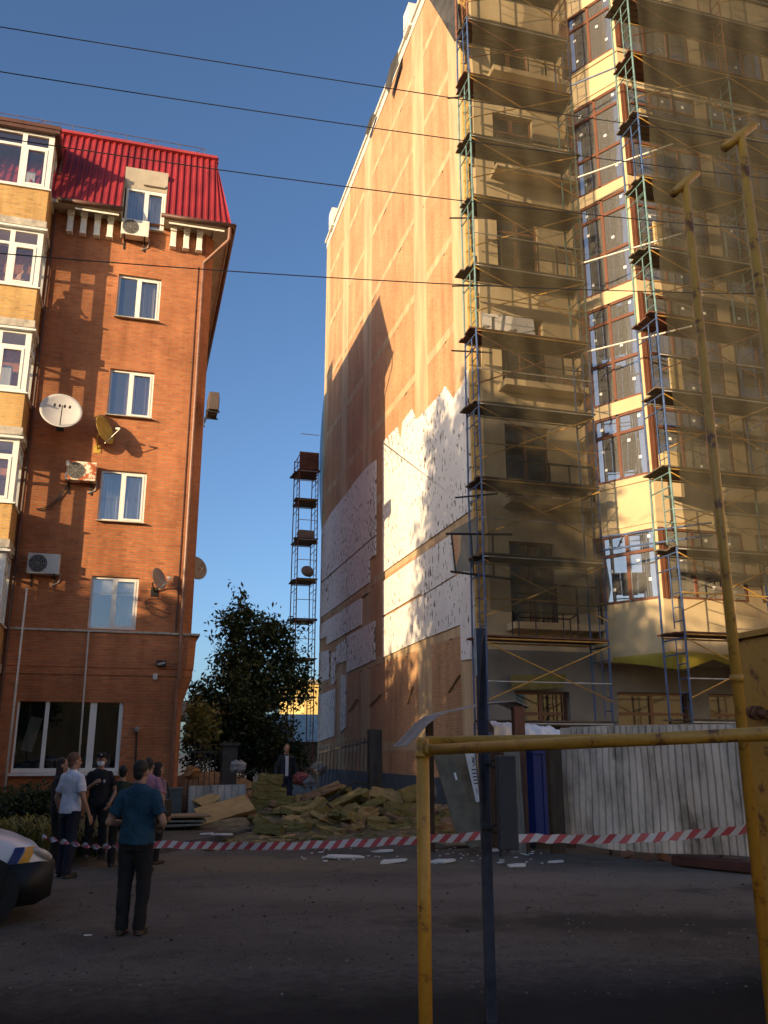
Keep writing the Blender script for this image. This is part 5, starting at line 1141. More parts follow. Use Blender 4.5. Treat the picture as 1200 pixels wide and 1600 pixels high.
# foam scraps on the ground
M_FS = M('white foam scrap', (.66, .65, .62), .85, .1, 5)
def scrap(label, p, w_, d_, th, rz, seed, mat=M_FS, tilt=0.0, group=None, cat='foam scrap'):
    g = random.Random(seed); n = 11; pts = []
    for i in range(n): a = 2 * math.pi * i / n; k = g.uniform(.6, 1.05); pts.append(Vector((math.cos(a) * w_ / 2 * k, math.sin(a) * d_ / 2 * k, 0)))
    o = MB().prism(pts, (0, 0, th)).build('foam_scrap', mat, None, bevel=.004); o.location = p; o.rotation_euler = (tilt, g.uniform(-.05, .05), rz); return tag(o, label, cat, group)
for i, (x, y, w_, d_, l) in enumerate([(808, 1355, .38, .28, 'white foam scrap lying alone right of the blue gate post'), (692, 1348, .5, .4, 'white foam scrap just right of the yellow pipe post'), (616, 1348, .62, .3, 'white foam scrap just left of the yellow pipe post'), (540, 1341, .85, .5, 'broadest white foam scrap before the heap centre'), (600, 1332, .45, .25, 'white foam scrap behind the barrier tape left of the pipe post'), (768, 1331, .5, .25, 'white foam scrap at the foot of the blue gate post'), (322, 1305, .32, .1, 'left of two white strips on the pavement'), (348, 1306, .5, .12, 'right of two white strips on the pavement'), (868, 1349, .35, .12, 'thin white splinter lying by the thick timber post')]):
    scrap(l, PZ(x, y, KH if 290 < x < 360 else 0.0) + Vector((0, 0, .012)), w_, d_, .03, rnd.uniform(-.3, .3), 500 + i)
scrap('beige board lying tilted between the pipe post and the blue gate post', PZ(712, 1324) + Vector((0, 0, .09)), 1.0, .55, .04, .25, 520, M('beige board', (.36, .32, .23), .85, .2, 6), .18, cat='board')
for i in range(70):
    x, y = g.uniform(470, 860), g.uniform(1318, 1352)
    scrap('tiny white foam crumb on the asphalt before the heap', PZ(x, y) + Vector((0, 0, .006)), g.uniform(.03, .12), g.uniform(.03, .08), .015, g.uniform(0, 3), 600 + i, group='foam crumbs on the asphalt')
for i in range(26):
    x, y = g.uniform(-20, 1190), g.uniform(1375, 1480)
    scrap('dark pebble on the asphalt lot', PZ(x, y) + Vector((0, 0, .002)), g.uniform(.02, .06), g.uniform(.015, .04), .012, g.uniform(0, 3), 700 + i, M('dark stone', (.025, .022, .02), .9, .3), group='pebbles on the lot', cat='pebble')
gg = np.random.default_rng(77); m = MB()
for i in range(1900):
    x, y = gg.uniform(-30, 1230), 1325 + 230 * gg.random() ** 1.6
    p = PZ(x, y); r_ = gg.uniform(.005, .022); a = gg.uniform(0, 6.28); ca, sa = math.cos(a) * r_, math.sin(a) * r_
    m.add([(p.x + ca, p.y + sa, .001), (p.x - sa, p.y + ca * .7, .001), (p.x - ca * .8, p.y - sa, .001), (p.x + sa, p.y - ca, .001), (p.x + ca * .2, p.y, .001 + r_ * .8)], [(0, 1, 4), (1, 2, 4), (2, 3, 4), (3, 0, 4)])
def gravelmat():
    mm, n, b, o = _nodes('loose grit'); g_ = n.nodes.new('ShaderNodeNewGeometry'); n.links.new(_ramp(n, g_.outputs['Random Per Island'], [(0, (.05, .045, .04)), (.7, (.11, .10, .088)), (1, (.22, .20, .175))]), b.inputs['Base Color']); b.inputs['Roughness'].default_value = .9; return mm
tag(m.build('gravel', gravelmat(), None), 'loose grit strewn over the asphalt lot', 'gravel', kind='stuff')
scrap('scrap of white paper on the asphalt left of the man in teal', PZ(138, 1463) + Vector((0, 0, .006)), .10, .06, .01, .2, 777, cat='paper')
# corrugated sheet propped at the gate, plywood stack, utility box
a = PS(293, 1285, 22.6); b = PS(365, 1283, 22.6)
corrugated('corrugated_sheet', 'grey corrugated sheet propped behind the slanted wool slab', 'metal sheet', Vector((a.x, 22.6, KH)), Vector((1, 0, 0)), Vector((0, 1, 0)), b.x - a.x + .35, 0, PS(330, 1228, 22.6).z - KH, galv('grey corrugated', (.30, .285, .25), False), .17, .03, 8, .25)
M_PLY = M('plywood', (.25, .165, .095), .8, .2, 5)
for i, l in enumerate(('lowest', 'middle', 'topmost')):
    p = PZ(262, 1296, KH); slab_on('plywood sheet in the low stack by the utility box, %s' % l, 'plywood sheet', 'plywood_sheet', (p.x + .1 * i, p.y + .1, KH + .10 + .085 * i), (1.45 - .08 * i, .9, .04), (0, R(rnd.uniform(-1.5, 1.5)), R(4 * i - 4)), M_PLY if i == 2 else M_WOODG)
for k, x in enumerate((235, 290)): p = PZ(x, 1294, KH); slab_on('timber bearer under the %s end of the plywood stack' % ('left', 'right')[k], 'timber', 'timber_bearer', (p.x, p.y + .1, KH + .04), (.1, .9, .08), (0, 0, 0), M_WOODB)
p = PS(263, 1272, 24.2); t = thing('utility_box', 'dull grey green utility box against the brick corner', 'utility box', (p.x, 24.2, KH)); zz = PS(263, 1234, 24.2).z - KH; MB().box((-.32, 0, 0), (.32, .5, zz)).build('casing', M('grey green box', (.085, .10, .10), .6, .25, 3), t, bevel=.01); MB().box((-.35, -.03, zz + .001), (.35, .53, zz + .04)).build('lid', M('grey green box', (.085, .10, .10)), t); MB().box((-.005, -.006, .05), (.005, -.001, zz - .05)).build('door_seam', M_DARKM, t)
# iron fence with spears at the left of the passage, brick pier
def iron_fence(name, label, a, b, z0, z1, spears=True, tilt=(0, 0, 0), arch=0.0, nbar=None, mat=None):
    t = thing(name, label, 'gate' if 'gate' in name else 'fence', a); d = (b - a); L_ = d.length; d.normalize(); mat = mat or M_DARKM; n = nbar or int(L_ / .13)
    for z in (z0 + .06, z0 + .34, z1 - .12): MB().tube(Vector((0, 0, z)), d * L_ + Vector((0, 0, z + (arch if z > 1 else 0))), .03, n=4).build('rail', mat, t)
    m = MB()
    for i in range(n + 1):
        p = d * (L_ * i / n); zt_ = z1 + arch * (i / n) ** 1.0; m.tube(p + Vector((0, 0, z0)), p + Vector((0, 0, zt_)), .014, n=4)
        if spears: m.tube(p + Vector((0, 0, zt_)), p + Vector((0, 0, zt_ + .14)), .024, .002, 5)
    o = m.build('bars', mat, t)
    m = MB()
    for i in range(n):
        c = d * (L_ * (i + .5) / n) + Vector((0, 0, z0 + .2)); m.path([c + d * .05 * math.cos(k) + Vector((0, 0, .08 * math.sin(k))) for k in [j * math.pi / 4 for j in range(9)]], .007, 4)
    m.build('ring_band', mat, t); t.rotation_euler = tilt; return t
a = PS(283, 1300, 25.2); b = PS(348, 1290, 25.2); iron_fence('iron_fence', 'dark iron spear fence between the brick corner and the dark pier', Vector((a.x + .1, 25.2, 0)), Vector((b.x, 25.2, 0)), .25, PS(300, 1168, 25.2).z)
o = MB().box((-.2, -.2, 0), (.2, .2, PS(352, 1165, 25.2).z)).box((-.26, -.26, PS(352, 1165, 25.2).z), (.26, .26, PS(352, 1165, 25.2).z + .08)).build('gate_pier', M('dark brick pier', (.05, .042, .038), .9, .3, 4), None); o.location = (b.x + .1, 25.25, 0); tag(o, 'dark masonry pier at the end of the iron spear fence', 'pier')
# toppled gate leaf by the blind wall and its leaning pillar
a, b = PS(497, 1228, 23.2), PS(586, 1205, 22.6); a.z = .55
t = iron_fence('fallen_gate', 'dark iron gate leaf tilted over on the debris heap', Vector((a.x, 23.4, .42)), Vector((b.x, 22.4, .42)), .0, PS(505, 1168, 23.2).z - .42, False, (R(-6), R(4), 0), .34, 16)
p = PS(588, 1226, 22.6); t2 = PS(583, 1140, 22.9); o = MB().loft([[(-.16, -.16, 0), (.16, -.16, 0), (.16, .16, 0), (-.16, .16, 0)], [(t2.x - p.x - .16, -.1, t2.z - .3), (t2.x - p.x + .16, -.1, t2.z - .3), (t2.x - p.x + .16, .22, t2.z - .3), (t2.x - p.x - .16, .22, t2.z - .3)]]).build('gate_pier', M('dark steel pillar', (.04, .034, .03), .7, .3, 4), None, bevel=.01); o.location = (p.x, 22.7, .3); tag(o, 'dark square gate pillar leaning beside the toppled gate leaf', 'pillar')
for i, (x0, y0, x1, y1, l) in enumerate(((513, 1252, 552, 1222, 'left'), (510, 1255, 548, 1290, 'middle'), (552, 1222, 590, 1228, 'right'), (372, 1216, 402, 1200, 'upper left'), (372, 1238, 400, 1230, 'lower left'))):
    a, b = PS(x0, y0, 21.2 if i < 3 else 23), PS(x1, y1, 21.2 if i < 3 else 23); o = MB().tube((0, 0, 0), b - a, .022, n=6).build('bent_bar', M_DARKM, None); o.location = a; tag(o, 'thin bent iron bar across the heap, %s one' % l, 'iron bar')
for i, (x, y, c_, l) in enumerate(((470, 1216, (.40, .09, .09), 'red and white crumpled bag by the gate'), (480, 1222, (.42, .40, .42), 'pale crumpled bag by the gate'), (500, 1200, (.35, .34, .32), 'white rag caught in the iron gate'), (372, 1198, (.40, .42, .46), 'white bag behind the dark pier'), (300, 1208, (.40, .16, .04), 'orange bag behind the spear fence'))):
    s = 24.0; p = PS(x, y, s); m = MB(); g2 = random.Random(i); m.ell((0, 0, 0), (.22, .16, .17), 12, 8); m.v = [tuple(Vector(v) * g2.uniform(.75, 1.15)) for v in m.v]; o = m.build('crumpled_bag', M('bag %d' % i, tuple(.5 * q for q in c_), .6, .25, 6), None, smooth=False); o.location = (p.x, s, p.z); tag(o, l, 'bag')
o = MB().ell((0, 0, 0), (1.6, .9, .75), 20, 10).build('wool_pile', M_WOOL[2], None, smooth=True); p = PS(325, 1208, 27.2); o.location = (p.x, 27.2, p.z - .7); tag(o, 'rounded brown heap behind the iron spear fence', 'heap')

# ================================================================ BARRIER TAPE
M_TAPE = None
def tapemat():
    m, n, b, o = _nodes('red and white tape'); t = n.nodes.new('ShaderNodeTexCoord'); s = n.nodes.new('ShaderNodeSeparateXYZ'); n.links.new(t.outputs['UV'], s.inputs[0])
    f = _math(n, 'FRACT', _math(n, 'ADD', _math(n, 'MULTIPLY', s.outputs[0], 1.0), _math(n, 'MULTIPLY', s.outputs[1], .5)))
    k = _mix(n, _math(n, 'GREATER_THAN', f, .5), (.62, .60, .60, 1), (.50, .08, .10, 1))
    n.links.new(k, b.inputs['Base Color']); b.inputs['Roughness'].default_value = .35
    return m
M_TAPE = tapemat()
def tape(name, label, pts, w_, twist=0.0, period=.30):
    o0 = pts[0].copy(); N_ = 160; vs, fs, uvs = [], [], []; acc = 0
    segs = [(q - p).length for p, q in zip(pts, pts[1:])]; tot = sum(segs)
    def pos(t):
        d = t * tot
        for (p, q), l in zip(zip(pts, pts[1:]), segs):
            if d <= l: return p.lerp(q, d / l)
            d -= l
        return pts[-1]
    for i in range(N_ + 1):
        t = i / N_; p = pos(t) - o0; a = twist * t * math.pi + .18 * math.sin(t * 13); up_ = Vector((0, math.sin(a), math.cos(a)))
        sag = Vector((0, 0, -.05 * math.sin(math.pi * t) + .006 * math.sin(t * 60)))
        vs += [p + up_ * w_ / 2 + sag, p - up_ * w_ / 2 + sag]
    for i in range(N_): fs.append((2 * i, 2 * i + 1, 2 * i + 3, 2 * i + 2))
    ob = MB().add(vs, fs).build(name, M_TAPE, None, smooth=True, fix=False); me = ob.data; uv = me.uv_layers.new(name='UVMap')
    for pol in me.polygons:
        for li, vi in zip(pol.loop_indices, pol.vertices): uv.data[li].uv = ((vi // 2) / N_ * tot / period, vi % 2)
    ob.location = o0; return tag(ob, label, 'barrier tape')
tape('barrier_tape', 'twisted red and white tape from the police car to the group of people', [PD(66, 1308, 11.4), PD(153, 1317, 11.2), PD(215, 1318, 11.0)], .07, 9, .15)
tape('barrier_tape', 'long red and white barrier tape in front of the debris heap', [PD(200, 1318, 11.0), PD(430, 1315, 10.3), PD(660, 1308, 9.6), PD(764, 1306, 9.3)], .085, 0, .165)
tape('barrier_tape', 'red and white barrier tape along the galvanised fence', [PD(788, 1308, 9.2), PD(960, 1303, 9.0), PD(1182, 1294, 8.6)], .085, 0, .165)
# ================================================================ PEOPLE
SKIN = M('skin', (.36, .20, .13), .55, .10, 6); M_EYE = M('dark eye', (.02, .015, .012), .3, .1)
def hand(mb, wrist, fwd, side, up, curl=.5, s=1.0):
    """palm, four unequal bent fingers and a thumb that leaves the side of the palm"""
    f, sd, u = Vector(fwd).normalized(), Vector(side).normalized(), Vector(up).normalized(); w_ = Vector(wrist)
    pc = w_ + f * .048 * s
    for k in (-.026, -.009, .009, .026): mb.tube(w_ + sd * k * .7 * s, w_ + f * .088 * s + sd * k * s, .0135 * s, .0115 * s, 8)
    for k, (o, l, r_) in enumerate(((-.029, .062, .0082), (-.010, .076, .0088), (.010, .082, .009), (.029, .072, .0088))):
        p = w_ + f * .086 * s + sd * o * s; a = curl * (.75 + .1 * k); d = f * math.cos(a) - u * math.sin(a); q = p + d * l * .52 * s; a *= 2.0; d = f * math.cos(a) - u * math.sin(a); e = q + d * l * .5 * s
        mb.tube(p - f * .01, q, r_ * s, r_ * s * .95, 8); mb.ell(q, (r_ * s,) * 3, 8, 6); mb.tube(q, e, r_ * s * .95, r_ * s * .75, 8); mb.ell(e, (r_ * s * .76,) * 3, 8, 6)
    p = w_ + f * .022 * s + sd * .026 * s; d = (f * .62 + sd * .62 - u * .35).normalized(); q = p + d * .042 * s; e = q + (f * .86 + sd * .2 - u * .45).normalized() * .032 * s
    mb.tube(p, q, .0125 * s, .0105 * s, 8); mb.ell(q, (.0108 * s,) * 3, 8, 6); mb.tube(q, e, .0103 * s, .008 * s, 8); mb.ell(e, (.0081 * s,) * 3, 8, 6)
def remesh(o, v, it=2):
    r_ = o.modifiers.new('skin', 'REMESH'); r_.mode = 'VOXEL'; r_.voxel_size = v; r_.use_smooth_shade = True
    s_ = o.modifiers.new('soft', 'SMOOTH'); s_.factor = .5; s_.iterations = it; return o
_folds = bpy.data.textures.new('cloth folds', 'CLOUDS'); _folds.noise_scale = .11; _folds.noise_depth = 2
def folds(o, v, it):
    remesh(o, v, it); d = o.modifiers.new('folds', 'DISPLACE'); d.texture = _folds; d.strength = .030; d.mid_level = .55; d.texture_coords = 'GLOBAL'; return o
RINGS = [(.86, .160, .112, 0), (.93, .168, .118, -.004), (1.0, .160, .112, 0), (1.08, .150, .104, .004), (1.18, .158, .108, .004), (1.30, .178, .118, 0), (1.39, .186, .112, -.004), (1.445, .168, .092, -.006), (1.48, .115, .075, -.006), (1.51, .070, .064, 0)]
def ring(z, rx, ry, yo, g=0.0, n=20): return [((rx + g) * math.cos(2 * math.pi * i / n) * (1 - .06 * abs(math.sin(4 * math.pi * i / n))), (ry + g) * math.sin(2 * math.pi * i / n) + yo, z) for i in range(n)]
def person(label, loc, rz, H, shirt, trousers, hair, arms, shoes=(.03, .022, .018), sleeve=.55, fem=False, stance=.10, feet=(0, 0), build=1.0, long_hair=False, collar=True, head_turn=0.0, bare=False):
    """arms = for each side (-1, +1): (elbow, wrist, palm direction, finger curl) in the body's frame, facing +y"""
    t = thing('person', label, 'person', loc, rz); k = H / 1.78; bw = build
    S = lambda p: tuple(Vector(p) * k)
    b = MB(); hipz = .93
    rg = [(z, rx * bw * ((.93 if z > 1.25 else 1.03) if fem else 1), ry * bw, yo) for z, rx, ry, yo in RINGS]
    b.loft([[S(p) for p in ring(*r_)] for r_ in rg])
    legs = []
    for i, sd in enumerate((-1, 1)):
        hp, kn, an = Vector((sd * .088, 0, hipz)), Vector((sd * (.05 + stance * .55), .02 + feet[i] * .4, .505)), Vector((sd * stance, -.02 + feet[i] * .6, .085)); legs.append((hp, kn, an, sd))
        b.tube(S(hp), S(kn), .086 * k, .056 * k, 14); b.ell(S(kn), (.058 * k,) * 3, 12, 8); b.tube(S(kn), S(an), .054 * k, .036 * k, 12); b.ell(S(an + Vector((0, .07, -.045))), (.042 * k, .115 * k, .038 * k), 12, 8)
    for i, sd in enumerate((-1, 1)):
        el, wr, pd, cu = arms[i]; sh = Vector((sd * .154 * bw * (.92 if fem else 1), -.004, 1.405)); el, wr = Vector(el), Vector(wr)
        b.ell(S(sh), (.060 * k,) * 3, 12, 8); b.tube(S(sh), S(el), .054 * k, .040 * k, 12); b.ell(S(el), (.041 * k,) * 3, 10, 8); b.tube(S(el), S(wr), .041 * k, .027 * k, 12)
        f = (wr - el).normalized(); u = Vector(pd).normalized(); u = (u - f * u.dot(f)).normalized(); side = f.cross(u) * (1 if True else -1)
        if side.dot(Vector((0, 1, .2))) < 0: side = -side
        hand(b, S(wr), f, side, -u, cu, k * .98)
    c = Vector((0, .012, 1.652)); rt = Euler((0, 0, head_turn)).to_matrix()
    def Hd(p): return S(rt @ Vector(p) + Vector((0, .012, 1.652)))
    b.tube(S((0, -.008, 1.47)), S((0, .006, 1.60)), .062 * k, .056 * k, 14)
    er = (0, 0, head_turn)
    b.ell(Hd((0, -.012, .022)), (.075 * k, .096 * k, .104 * k), 20, 14, er); b.ell(Hd((0, .022, -.045)), (.060 * k, .068 * k, .075 * k), 16, 12, er)
    b.ell(Hd((0, .068, -.085)), (.026 * k, .022 * k, .022 * k), 10, 8, er); b.tube(Hd((0, .082, .012)), Hd((0, .106, -.028)), .010 * k, .016 * k, 8); b.ell(Hd((0, .100, -.03)), (.016 * k, .012 * k, .011 * k), 8, 6, er)
    b.ell(Hd((0, .076, .028)), (.052 * k, .016 * k, .010 * k), 12, 6, er); b.ell(Hd((0, .084, -.060)), (.022 * k, .010 * k, .009 * k), 10, 6, er)
    for sd in (-1, 1): b.ell(Hd((sd * .077, -.005, -.012)), (.012 * k, .022 * k, .033 * k), 8, 8, er)
    remesh(b.build('body', SKIN, t), .0075, 2)
    e = MB()
    for sd in (-1, 1): e.ell(Hd((sd * .030, .082, .008)), (.014 * k, .006 * k, .008 * k), 8, 6, er)
    e.build('eyes', M_EYE, t, smooth=True)
    hm = M('hair %s' % str(hair), hair, .6, .35, 30, .5, 60)
    h_ = MB(); h_.ell(Hd((0, -.026, .042)), (.083 * k, .096 * k, .096 * k), 22, 16, er)
    if long_hair: h_.loft([[Hd((x * (.082 + .015 * q), -.035 + y * .07, .03 - .30 * q)) for x, y in [(math.cos(2 * math.pi * i / 14), math.sin(2 * math.pi * i / 14)) for i in range(14)]] for q in (0, .35, .7, 1)])
    else: h_.ell(Hd((0, -.062, -.02)), (.066 * k, .045 * k, .070 * k), 14, 10, er)
    remesh(h_.build('hair', hm, t), .011, 2)
    if not bare:
        s_ = MB(); g = .019; lo = .90
        s_.loft([[S(p) for p in ring(z, rx, ry, yo, g + (.006 if z < 1.1 else 0))] for z, rx, ry, yo in [(lo, rg[1][1], rg[1][2], 0)] + rg[2:-1] + [(1.505, .078, .072, -.002)]])
        for i, sd in enumerate((-1, 1)):
            el = Vector(arms[i][0]); sh = Vector((sd * .154 * bw * (.92 if fem else 1), -.004, 1.405)); s_.ell(S(sh), ((.058 + g) * k,) * 3, 12, 8)
            if sleeve <= 1: s_.tube(S(sh), S(sh.lerp(el, sleeve + .12)), (.056 + g) * k, (.052 + g) * k, 14)
            else: wr = Vector(arms[i][1]); s_.tube(S(sh), S(el), (.056 + g) * k, (.044 + g) * k, 14); s_.ell(S(el), ((.045 + g) * k,) * 3, 10, 8); s_.tube(S(el), S(el.lerp(wr, .93)), (.044 + g) * k, (.034 + g) * k, 12)
        if collar: s_.tube(S((0, -.010, 1.475)), S((0, -.004, 1.535)), .075 * k, .066 * k, 16)
        so_ = folds(s_.build('shirt', M('shirt %s' % str(shirt), shirt, .85, .18, 6, .5, 14), t), .010, 3)
    tr = MB(); g = .016
    tr.loft([[S(p) for p in ring(z, rx, ry, yo, g)] for z, rx, ry, yo in [(.84, .150 * bw, .105 * bw, 0), rg[1], (1.0, rg[2][1], rg[2][2], 0)]])
    for hp, kn, an, sd in legs: tr.tube(S(hp), S(kn), (.090 + g) * k, (.064 + g) * k, 16); tr.ell(S(kn), ((.064 + g) * k,) * 3, 12, 8); tr.tube(S(kn), S(an + Vector((0, 0, -.035))), (.064 + g) * k, (.052 + g) * k, 14)
    folds(tr.build('trousers', M('trousers %s' % str(trousers), trousers, .85, .25, 5, .5, 12), t), .011, 3)
    for hp, kn, an, sd in legs:
        f = MB(); f.ell(S(an + Vector((sd * .01, .075, -.040))), (.050 * k, .135 * k, .042 * k), 14, 8); f.tube(S(an + Vector((0, -.01, -.07))), S(an + Vector((0, -.005, .02))), .050 * k, .046 * k, 12); f.loft([[S(an + Vector((sd * .01 + x * .052, .068 + y * .145, z))) for x, y in [(math.cos(2 * math.pi * i / 14), math.sin(2 * math.pi * i / 14)) for i in range(14)]] for z in (-.084, -.062)])
        remesh(f.build('shoe', M('shoe %s' % str(shoes), shoes, .45, .2, 8), t), .009, 2)
    return t, Hd, S, k
DN = lambda sd, out=.27, f=.02: ((sd * out, -.03, 1.12), (sd * (out + .01), f + .06, .87), (sd * -1, .2, 0), .35)
AWAY = -R(15.7)
def hgt(x, yh, b): return PS(x, yh, b.y).z - b.z
b = PZ(203, 1461); person('man in teal polo shirt and black trousers seen from behind, nearest of the group', b, AWAY - R(4), hgt(203, 1187, b), (.011, .052, .092), (.012, .012, .014), (.022, .016, .013), [((-.30, -.06, 1.13), (-.19, .17, 1.10), (.3, 0, -1), .7), ((.30, -.06, 1.13), (.20, .17, 1.08), (-.3, 0, -1), .7)], (.045, .025, .018), .62, stance=.09, feet=(0, .03), build=1.04, head_turn=-.25)
b = PZ(100, 1371); person('man in white polo shirt and navy trousers seen from behind, arm hanging down', b, AWAY - R(28), hgt(100, 1176, b), (.62, .63, .70), (.012, .014, .028), (.13, .060, .035), [DN(-1), ((.275, -.02, 1.12), (.30, .10, .87), (-1, .1, 0), .35)], (.02, .018, .018), .6, stance=.10, feet=(.05, -.08), build=1.0, head_turn=-.35)
b = PZ(146, 1342, KH); H_ = hgt(146, 1177, b)
t, Hd, S, k = person('policeman in black uniform with cap and white face mask, facing the viewer', b, math.pi + AWAY + R(12), H_, (.012, .012, .014), (.011, .011, .013), (.03, .02, .015), [((-.29, -.02, 1.13), (-.21, .14, .93), (1, -.2, 0), .4), ((.27, .02, 1.12), (.07, .24, 1.27), (-.3, -.8, -.2), .9)], (.012, .012, .012), .6, stance=.12)
c = MB(); n = 20
c.loft([[Hd((.088 * q * math.cos(2 * math.pi * i / n), -.010 + .106 * q * math.sin(2 * math.pi * i / n), z)) for i in range(n)] for q, z in ((1.0, .062), (1.03, .085), (1.05, .115), (.9, .138), (.4, .146))]); c.build('cap', M('police cap cloth', (.012, .012, .015), .8, .2), t, smooth=True)
c = MB(); c.loft([[Hd((x * .078, .075 + y, .062 - .03 * max(0, y) * 8)) for x, y in ((-1, 0), (-.8, .045), (-.3, .072), (.3, .072), (.8, .045), (1, 0))], [Hd((x * .078, .075 + y, .070 - .03 * max(0, y) * 8)) for x, y in ((-1, 0), (-.8, .045), (-.3, .072), (.3, .072), (.8, .045), (1, 0))]]); c.build('cap_peak', M('police cap cloth', (.012, .012, .015)), t)
c = MB(); c.ell(Hd((0, .098, .105)), (.016 * k, .006 * k, .018 * k), 10, 6); c.build('cap_badge', M('silver badge', (.42, .42, .42), .4, .1), t, smooth=True)
c = MB(); c.ell(Hd((0, .052, -.050)), (.067 * k, .066 * k, .056 * k), 18, 12); c.build('face_mask', M('white face mask', (.62, .66, .70), .85, .05), t, smooth=True)
c = MB(); c.ell(S((-.085, .125, 1.30)), (.026 * k, .012 * k, .032 * k), 12, 8); c.build('chest_badge', M('silver badge', (.42, .42, .42)), t, smooth=True)
c = MB(); c.obox(S((-.225, .01, 1.36)), (.012, .055, .065), (0, .1, 0)); c.build('sleeve_patch', M('sleeve patch', (.32, .20, .16), .8, .3, 30), t)
c = MB(); c.loft([[S(p) for p in ring(z, .172, .122, 0, .014)] for z in (.95, 1.0)]); c.obox(S((-.17, .06, .93)), (.06, .08, .14), (0, 0, 0)); c.build('belt', M('black leather', (.014, .013, .013), .4, .1), t)
b = PZ(82, 1356); person('dark haired person in black half hidden behind the man in white', b, AWAY - R(75), hgt(82, 1184, b), (.018, .013, .015), (.012, .011, .012), (.028, .014, .012), [DN(-1, .25), DN(1, .25)], sleeve=1.5, fem=True, long_hair=True, stance=.08, collar=False)
b = PZ(181, 1354); person('person in dark green T-shirt with short black hair between policeman and man in teal', b, AWAY + R(20), hgt(183, 1196, b), (.020, .032, .020), (.013, .013, .014), (.014, .012, .011), [((-.29, .0, 1.14), (-.22, .20, 1.05), (.5, 0, -1), .6), DN(1)], sleeve=.6, stance=.09, collar=False)
b = PZ(222, 1362); person('man in pink shirt behind the man in teal, head close to the window edge', b, AWAY - R(10), hgt(213, 1184, b), (.34, .17, .24), (.014, .013, .015), (.020, .015, .013), [DN(-1), DN(1)], sleeve=.6, stance=.09)
b = PZ(238, 1350); t, Hd, S, k = person('dark haired woman in pale pink top with black shoulder bag beside the man in pink', b, AWAY - R(40), hgt(232, 1190, b), (.26, .15, .17), (.015, .013, .015), (.018, .013, .012), [DN(-1, .24), DN(1, .24)], sleeve=.6, fem=True, long_hair=True, stance=.08, collar=False)
bp = b + Euler((0, 0, AWAY - R(40))).to_matrix() @ Vector(S((.25, -.06, .98))); t = thing('shoulder_bag', 'black shoulder bag hanging on the woman in pale pink', 'bag', bp, AWAY - R(40)); MB().box((-.05, -.16, -.14), (.06, .16, .12)).build('bag_body', M('black leather', (.014, .013, .013)), t, bevel=.02); MB().path([(0, -.14, .1), (-.04, -.10, .38), (-.09, .02, .45), (-.05, .12, .36), (0, .14, .1)], .012, 6).build('strap', M('black leather', (.014, .013, .013)), t)
b = PS(446, 1240, 24.4); b.z = .22; t, Hd, S, k = person('man in dark jacket over a white shirt standing at the gate by the wool stack', b, math.pi + AWAY + R(15), hgt(447, 1162, b), (.020, .021, .028), (.022, .026, .042), (.03, .02, .016), [DN(-1), DN(1)], sleeve=1.5, stance=.10, build=1.0, collar=False)
c = MB(); c.loft([[S((x * w_, y, z)) for x, y in ((-1, .10), (-.5, .148), (.5, .148), (1, .10))] for z, w_ in ((.92, .055), (1.1, .05), (1.3, .05), (1.46, .045))], cap=False); o = c.build('shirt_front', M('white shirt', (.55, .53, .55), .85, .08), t, fix=False); sm = o.modifiers.new('t', 'SOLIDIFY'); sm.thickness = .008
b = PS(36, 445, 24.35); hz = PS(36, 413, 24.35).z; b.z = hz - 1.72; person('bare chested person looking out of the glazed balcony, second from the top', b, math.pi - R(20), 1.72, (.4, .25, .2), (.10, .03, .04), (.06, .04, .03), [((-.28, .02, 1.14), (-.20, .22, 1.12), (0, 0, -1), .4), ((.28, .02, 1.14), (.18, .22, 1.10), (0, 0, -1), .4)], bare=True)

# ================================================================ POLICE CAR (only its front corner is in view)
M_CW = M('white car paint', (.60, .64, .70), .22, .03, 1, spec=.6); M_CB = M('black plastic', (.010, .010, .011), .55, .2, 8); M_CG = glass('car glass', (.25, .27, .28), .12, .01, (.01, .011, .012), .6)
M_BLU = M('dark blue stripe', (.012, .022, .13), .3, .05); M_YLW = M('yellow stripe', (.62, .30, .03), .3, .05)
CAR_RZ = R(12)
wc = PZ(-36, 1450)
ux = Vector((math.cos(CAR_RZ), math.sin(CAR_RZ), 0)); uy = Vector((-ux.y, ux.x, 0))
cl = wc - ux * 1.35 + uy * .78
t = thing('police_car', 'white police car with blue and yellow stripes, front corner at the left edge', 'car', (cl.x, cl.y, 0), CAR_RZ)
ST = [(-2.15, .60, .42, .80), (-2.0, .80, .30, .98), (-1.5, .87, .24, .99), (-.6, .885, .20, .97), (.5, .885, .20, .96), (1.0, .885, .22, .95), (1.45, .87, .24, .90), (1.75, .83, .26, .82), (1.95, .74, .28, .70), (2.05, .60, .32, .58)]
rings = []
for x, w_, zb, zt in ST:
    h_ = zt - zb; half = [(w_ * .86, zb), (w_ * .98, zb + h_ * .18), (w_ * 1.0, zb + h_ * .48), (w_ * .985, zb + h_ * .74), (w_ * .93, zb + h_ * .90), (w_ * .74, zt - .012), (w_ * .40, zt + .012)]
    rings.append([(x, -y, z) for y, z in half] + [(x, y, z) for y, z in reversed(half)])
o = MB().loft(rings).build('body', M_CW, t, smooth=True); sb = o.modifiers.new('sub', 'SUBSURF'); sb.levels = 2; sb.render_levels = 2
CB = [(-2.0, .50, .97, .99), (-1.6, .66, .96, 1.22), (-1.0, .70, .95, 1.43), (-.2, .71, .95, 1.48), (.4, .68, .95, 1.40), (.95, .64, .94, 1.10), (1.2, .60, .93, .95)]
rings = []
for x, w_, zb, zt in CB: rings.append([(x, -w_ * 1.14, zb), (x, -w_, zb + (zt - zb) * .8), (x, -w_ * .8, zt), (x, w_ * .8, zt), (x, w_, zb + (zt - zb) * .8), (x, w_ * 1.14, zb)])
